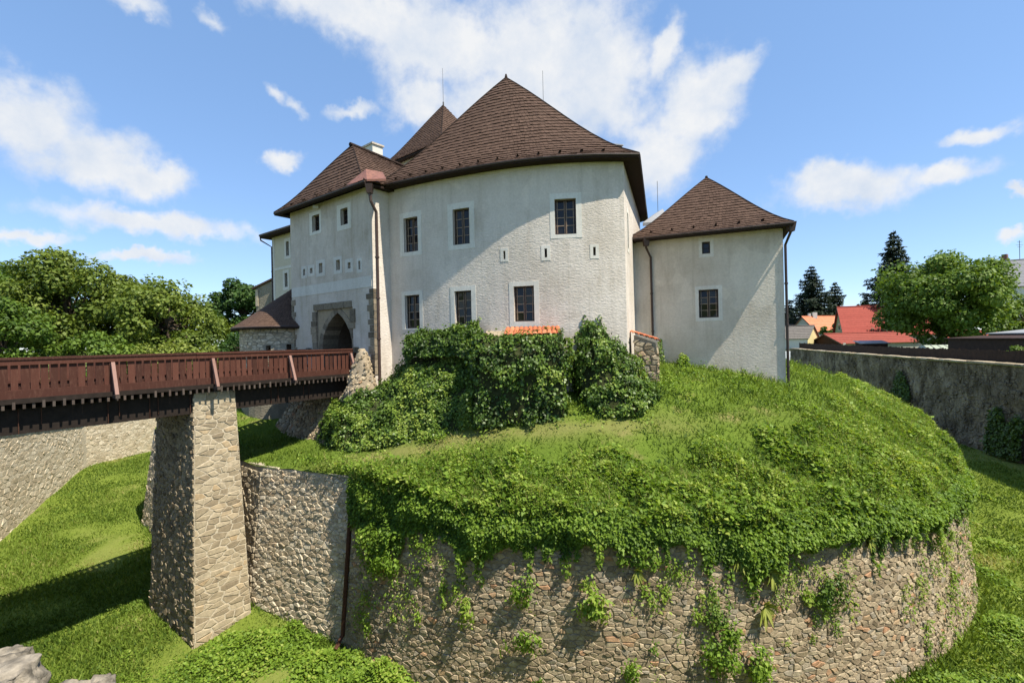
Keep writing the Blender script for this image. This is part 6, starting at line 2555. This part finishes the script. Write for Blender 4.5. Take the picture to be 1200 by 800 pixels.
r_, P_, w_ = gable_house('red_roofed_house', 'house with steep bright red tiled roof and olive gable', (67.6, 97), (70.5, 104.4), 19, -1.6, 1.5, 7.0, M['grey_wall'], M['olive_wall'], M['red_roof'], 0.4, 14)
house_window(r_, P_, 3.4, 4.6, 2.2, 3.6, True)
m = MB()
q = P_(6.2, 2.2, 4.2)
m.box((q.x, q.y, q.z + 0.15), (0.9, 0.7, 0.35), -0.37)
m.obj('skylight', M['zinc'], r_)
r_, P_, w_ = gable_house('garden_barn', 'low barn with red-brown roof and dark wooden gable before the red house', (59.3, 86), (58.6, 94), 15, -1.7, -0.25, 1.45, M['grey_wall'], M['shed'], M['redbrown_roof'], 0.3, 6)
m = MB()
q = P_(0.1, -0.1, -0.9)
m.box((q.x + 0.2, q.y - 0.05, -0.95), (0.5, 0.3, 1.5), 0)
m.obj('corner_post', M['grey_wall'], r_)
r_, P_, w_ = gable_house('salmon_roofed_house', 'pale house with salmon orange roof and two white chimneys', (71.4, 112), (69.4, 119), 10, -1.6, 2.4, 5.8, M['white_wall'], M['grey_wall'], M['orange_roof'], 0.4, 10)
for (u, v, h) in ((2.2, 3.8, 1.3), (3.3, 3.3, 1.5)):
    q = P_(u, v, 5.6)
    m = MB()
    m.box((q.x, q.y, q.z + h / 2 - 0.3), (0.5 if u < 3 else 0.9, 0.6, h), -0.2)
    m.obj('chimney', M['limewash'], r_)
house_window(r_, P_, 3.0, 4.1, 2.6, 3.7, True)
# garage: its yellow gable is at the right end
r_, P_, w_ = gable_house('grey_garage', 'small white garage with flat grey roof slope and yellow gable', (48.4, 95), (54.4, 101.2), 9, -1.6, 0.8, 3.1, M['white_wall'], M['white_wall'], M['grey_roof'], 0.3, 8)
m = MB()
L_ = 9.02
m.add([P_(L_, 0, -1.6), P_(L_, w_, -1.6), P_(L_, w_, 0.8), P_(L_, w_ / 2, 3.05), P_(L_, 0, 0.8)], [(0, 1, 2, 3, 4)])
m.obj('yellow_gable', M['cream_wall'], r_)
m = MB()
q = P_(L_ + 0.03, w_ * 0.62, -0.5)
m.box((q.x, q.y, q.z), (0.1, 1.2, 2.0), math.atan2(6.2, 6.0) - math.pi / 2)
m.obj('door', M['bridge'], r_)
r_, P_, w_ = gable_house('low_bungalow', 'far low pale bungalow seen between the corner house and the garage', (70, 130), (72, 138), 9, -1.6, 3.0, 4.4, M['white_wall'], M['white_wall'], M['grey_roof'], 0.3, 4)
r_, P_, w_ = gable_house('big_grey_house', 'large pale house with blue-grey slate roof at the right picture edge', (96.6, 92), (101.5, 100.6), 16, -1.6, 10.2, 15.3, M['white_wall'], M['white_wall'], M['blue_roof'], 0.5, 18)
house_window(r_, P_, 2.2, 3.4, 6.5, 8.2)
house_window(r_, P_, 5.0, 6.2, 6.5, 8.2)
m = MB()
q = P_(0.6, w_ / 2 + 0.5, 15.6)
m.box((q.x, q.y, q.z + 0.3), (0.8, 0.8, 1.6), 0.5)
m.obj('chimney', M['copper'], r_)
m = MB()
q = P_(2.6, w_ / 2, 15.0)
m.tube([q, q + Vector((0, 0, 4.2))], 0.05, 5)
for dz, l in ((3.9, 0.9), (3.3, 1.4), (2.9, 0.8)):
    m.tube([q + Vector((-l / 2, 0, dz)), q + Vector((l / 2, 0, dz))], 0.03, 4)
m.obj('aerial', M['iron'], r_)
r_, P_, w_ = gable_house('low_red_house', 'low red roofed house glimpsed through the walnut branches', (74.0, 80), (76.0, 86), 7, -1.6, -0.6, 1.4, M['cream_wall'], M['cream_wall'], M['red_roof'], 0.3, 6)

# fence, shed and greenhouse along the top of the right wall
fo = 1.6
fence = thing('board_fence', 'long dark brown board fence along the top of the right moat wall', 'fence', tuple(rw.at(rw.c[1], -1.3, -fo)))
m = MB()
s = 0.5
i = 0
while s < rw.c[2] + 6:
    t = rw_top(s) - 0.15
    h = 1.12 + random.uniform(-0.05, 0.05)
    rw.bar(m, s, s + 0.15, t, t + h, -fo - 0.02, -fo)
    s += 0.165
    i += 1
o = m.obj('boards', M['fence'], fence)
o['kind'] = 'stuff'
s = 0.5
while s < rw.c[2] + 6:
    m = MB()
    t = rw_top(s) - 0.15
    rw.bar(m, s, s + 0.12, t, t + 1.2, -fo - 0.14, -fo - 0.02)
    m.obj('post', M['fence'], fence)
    s += 2.5
for hz in (0.3, 1.0):
    m = MB()
    for a, b in zip(rw.c[:3], rw.c[1:4]):
        n = 12
        for j in range(n):
            s0, s1 = a + (b - a) * j / n, a + (b - a) * (j + 1) / n
            if s0 > rw.c[2] + 6:
                break
            rw.bar(m, max(0.5, s0), s1, rw_top((s0 + s1) / 2) + hz - 0.2, rw_top((s0 + s1) / 2) + hz - 0.1, -fo - 0.07, -fo - 0.02)
    m.obj('rail', M['fence'], fence)


def shed(name, label, c, size, rot, z0, mat, roofmat, cat, tilt=0.25, over=0.25):
    root = thing(name, label, cat, (c[0], c[1], z0))
    cs, sn = math.cos(rot), math.sin(rot)
    lx, ly, h = size
    def P(x, y, z):
        return Vector((c[0] + x * cs - y * sn, c[1] + x * sn + y * cs, z0 + z))
    m = MB()
    m.hexa([P(-lx / 2, -ly / 2, 0), P(lx / 2, -ly / 2, 0), P(lx / 2, ly / 2, 0), P(-lx / 2, ly / 2, 0), P(-lx / 2, -ly / 2, h), P(lx / 2, -ly / 2, h), P(lx / 2, ly / 2, h + tilt), P(-lx / 2, ly / 2, h + tilt)])
    m.obj('wall', mat, root)
    m = MB()
    a, b = lx / 2 + over, ly / 2 + over
    q = [P(-a, -b, h - 0.02), P(a, -b, h - 0.02), P(a, b, h + tilt + 0.04), P(-a, b, h + tilt + 0.04)]
    m.hexa(q + [p + Vector((0, 0, 0.1)) for p in q])
    m.obj('roof', roofmat, root)
    return root, P


wr = math.atan2(35 - 60.2, 37.4 - 44.0)
r_, P_ = shed('long_shed', 'long dark brown shed with flat roof behind the fence', (49.2, 47.5), (13.0, 3.0, 2.0), wr, -1.4, M['shed'], M['shed'], 'shed', 0.15)
r_, P_ = shed('pale_roofed_shed', 'low shed with pale sheet roof at the right picture edge', (54.5, 50.5), (6.0, 3.0, 2.45), wr, -1.4, M['shed'], M['zinc'], 'shed', 0.3)
r_, P_ = shed('plastic_canopy', 'small pale plastic canopy between the barn and the walnut', (58.6, 78), (3.6, 2.6, 1.25), -0.3, -1.5, M['shed'], M['zinc'], 'canopy', 0.35)
gh = thing('greenhouse', 'low milky plastic greenhouse behind the fence under the walnut', 'greenhouse', (52.5, 58, -1.4))
m = MB()
q0 = Vector((50.6, 58.2, 0))
u_ = Vector((1, -0.12, 0)).normalized()
v_ = Vector((0.12, 1, 0)).normalized()
def gp(a, b, z):
    return q0 + u_ * a + v_ * b + Vector((0, 0, z))
m.add([gp(0, 0, -1.4), gp(4.6, 0, -1.4), gp(4.6, 0, -0.75), gp(0, 0, -0.75), gp(0.3, 1.2, -0.2), gp(4.2, 1.2, -0.2), gp(0, 2.4, -0.75), gp(4.6, 2.4, -0.75), gp(0, 2.4, -1.4), gp(4.6, 2.4, -1.4)],
      [(0, 1, 2, 3), (3, 2, 5, 4), (4, 5, 7, 6), (6, 7, 9, 8), (0, 3, 4, 6, 8), (1, 9, 7, 5, 2)])
m.obj('cover_sheet', M['greenhouse'], gh)
for i in range(6):
    m = MB()
    a = 0.1 + 4.3 * i / 5
    m.tube([gp(a, -0.02, -1.4), gp(a, -0.02, -0.73), gp(0.3 + 3.9 * i / 5, 1.2, -0.17)], 0.025, 5)
    m.obj('hoop', M['iron'], gh)
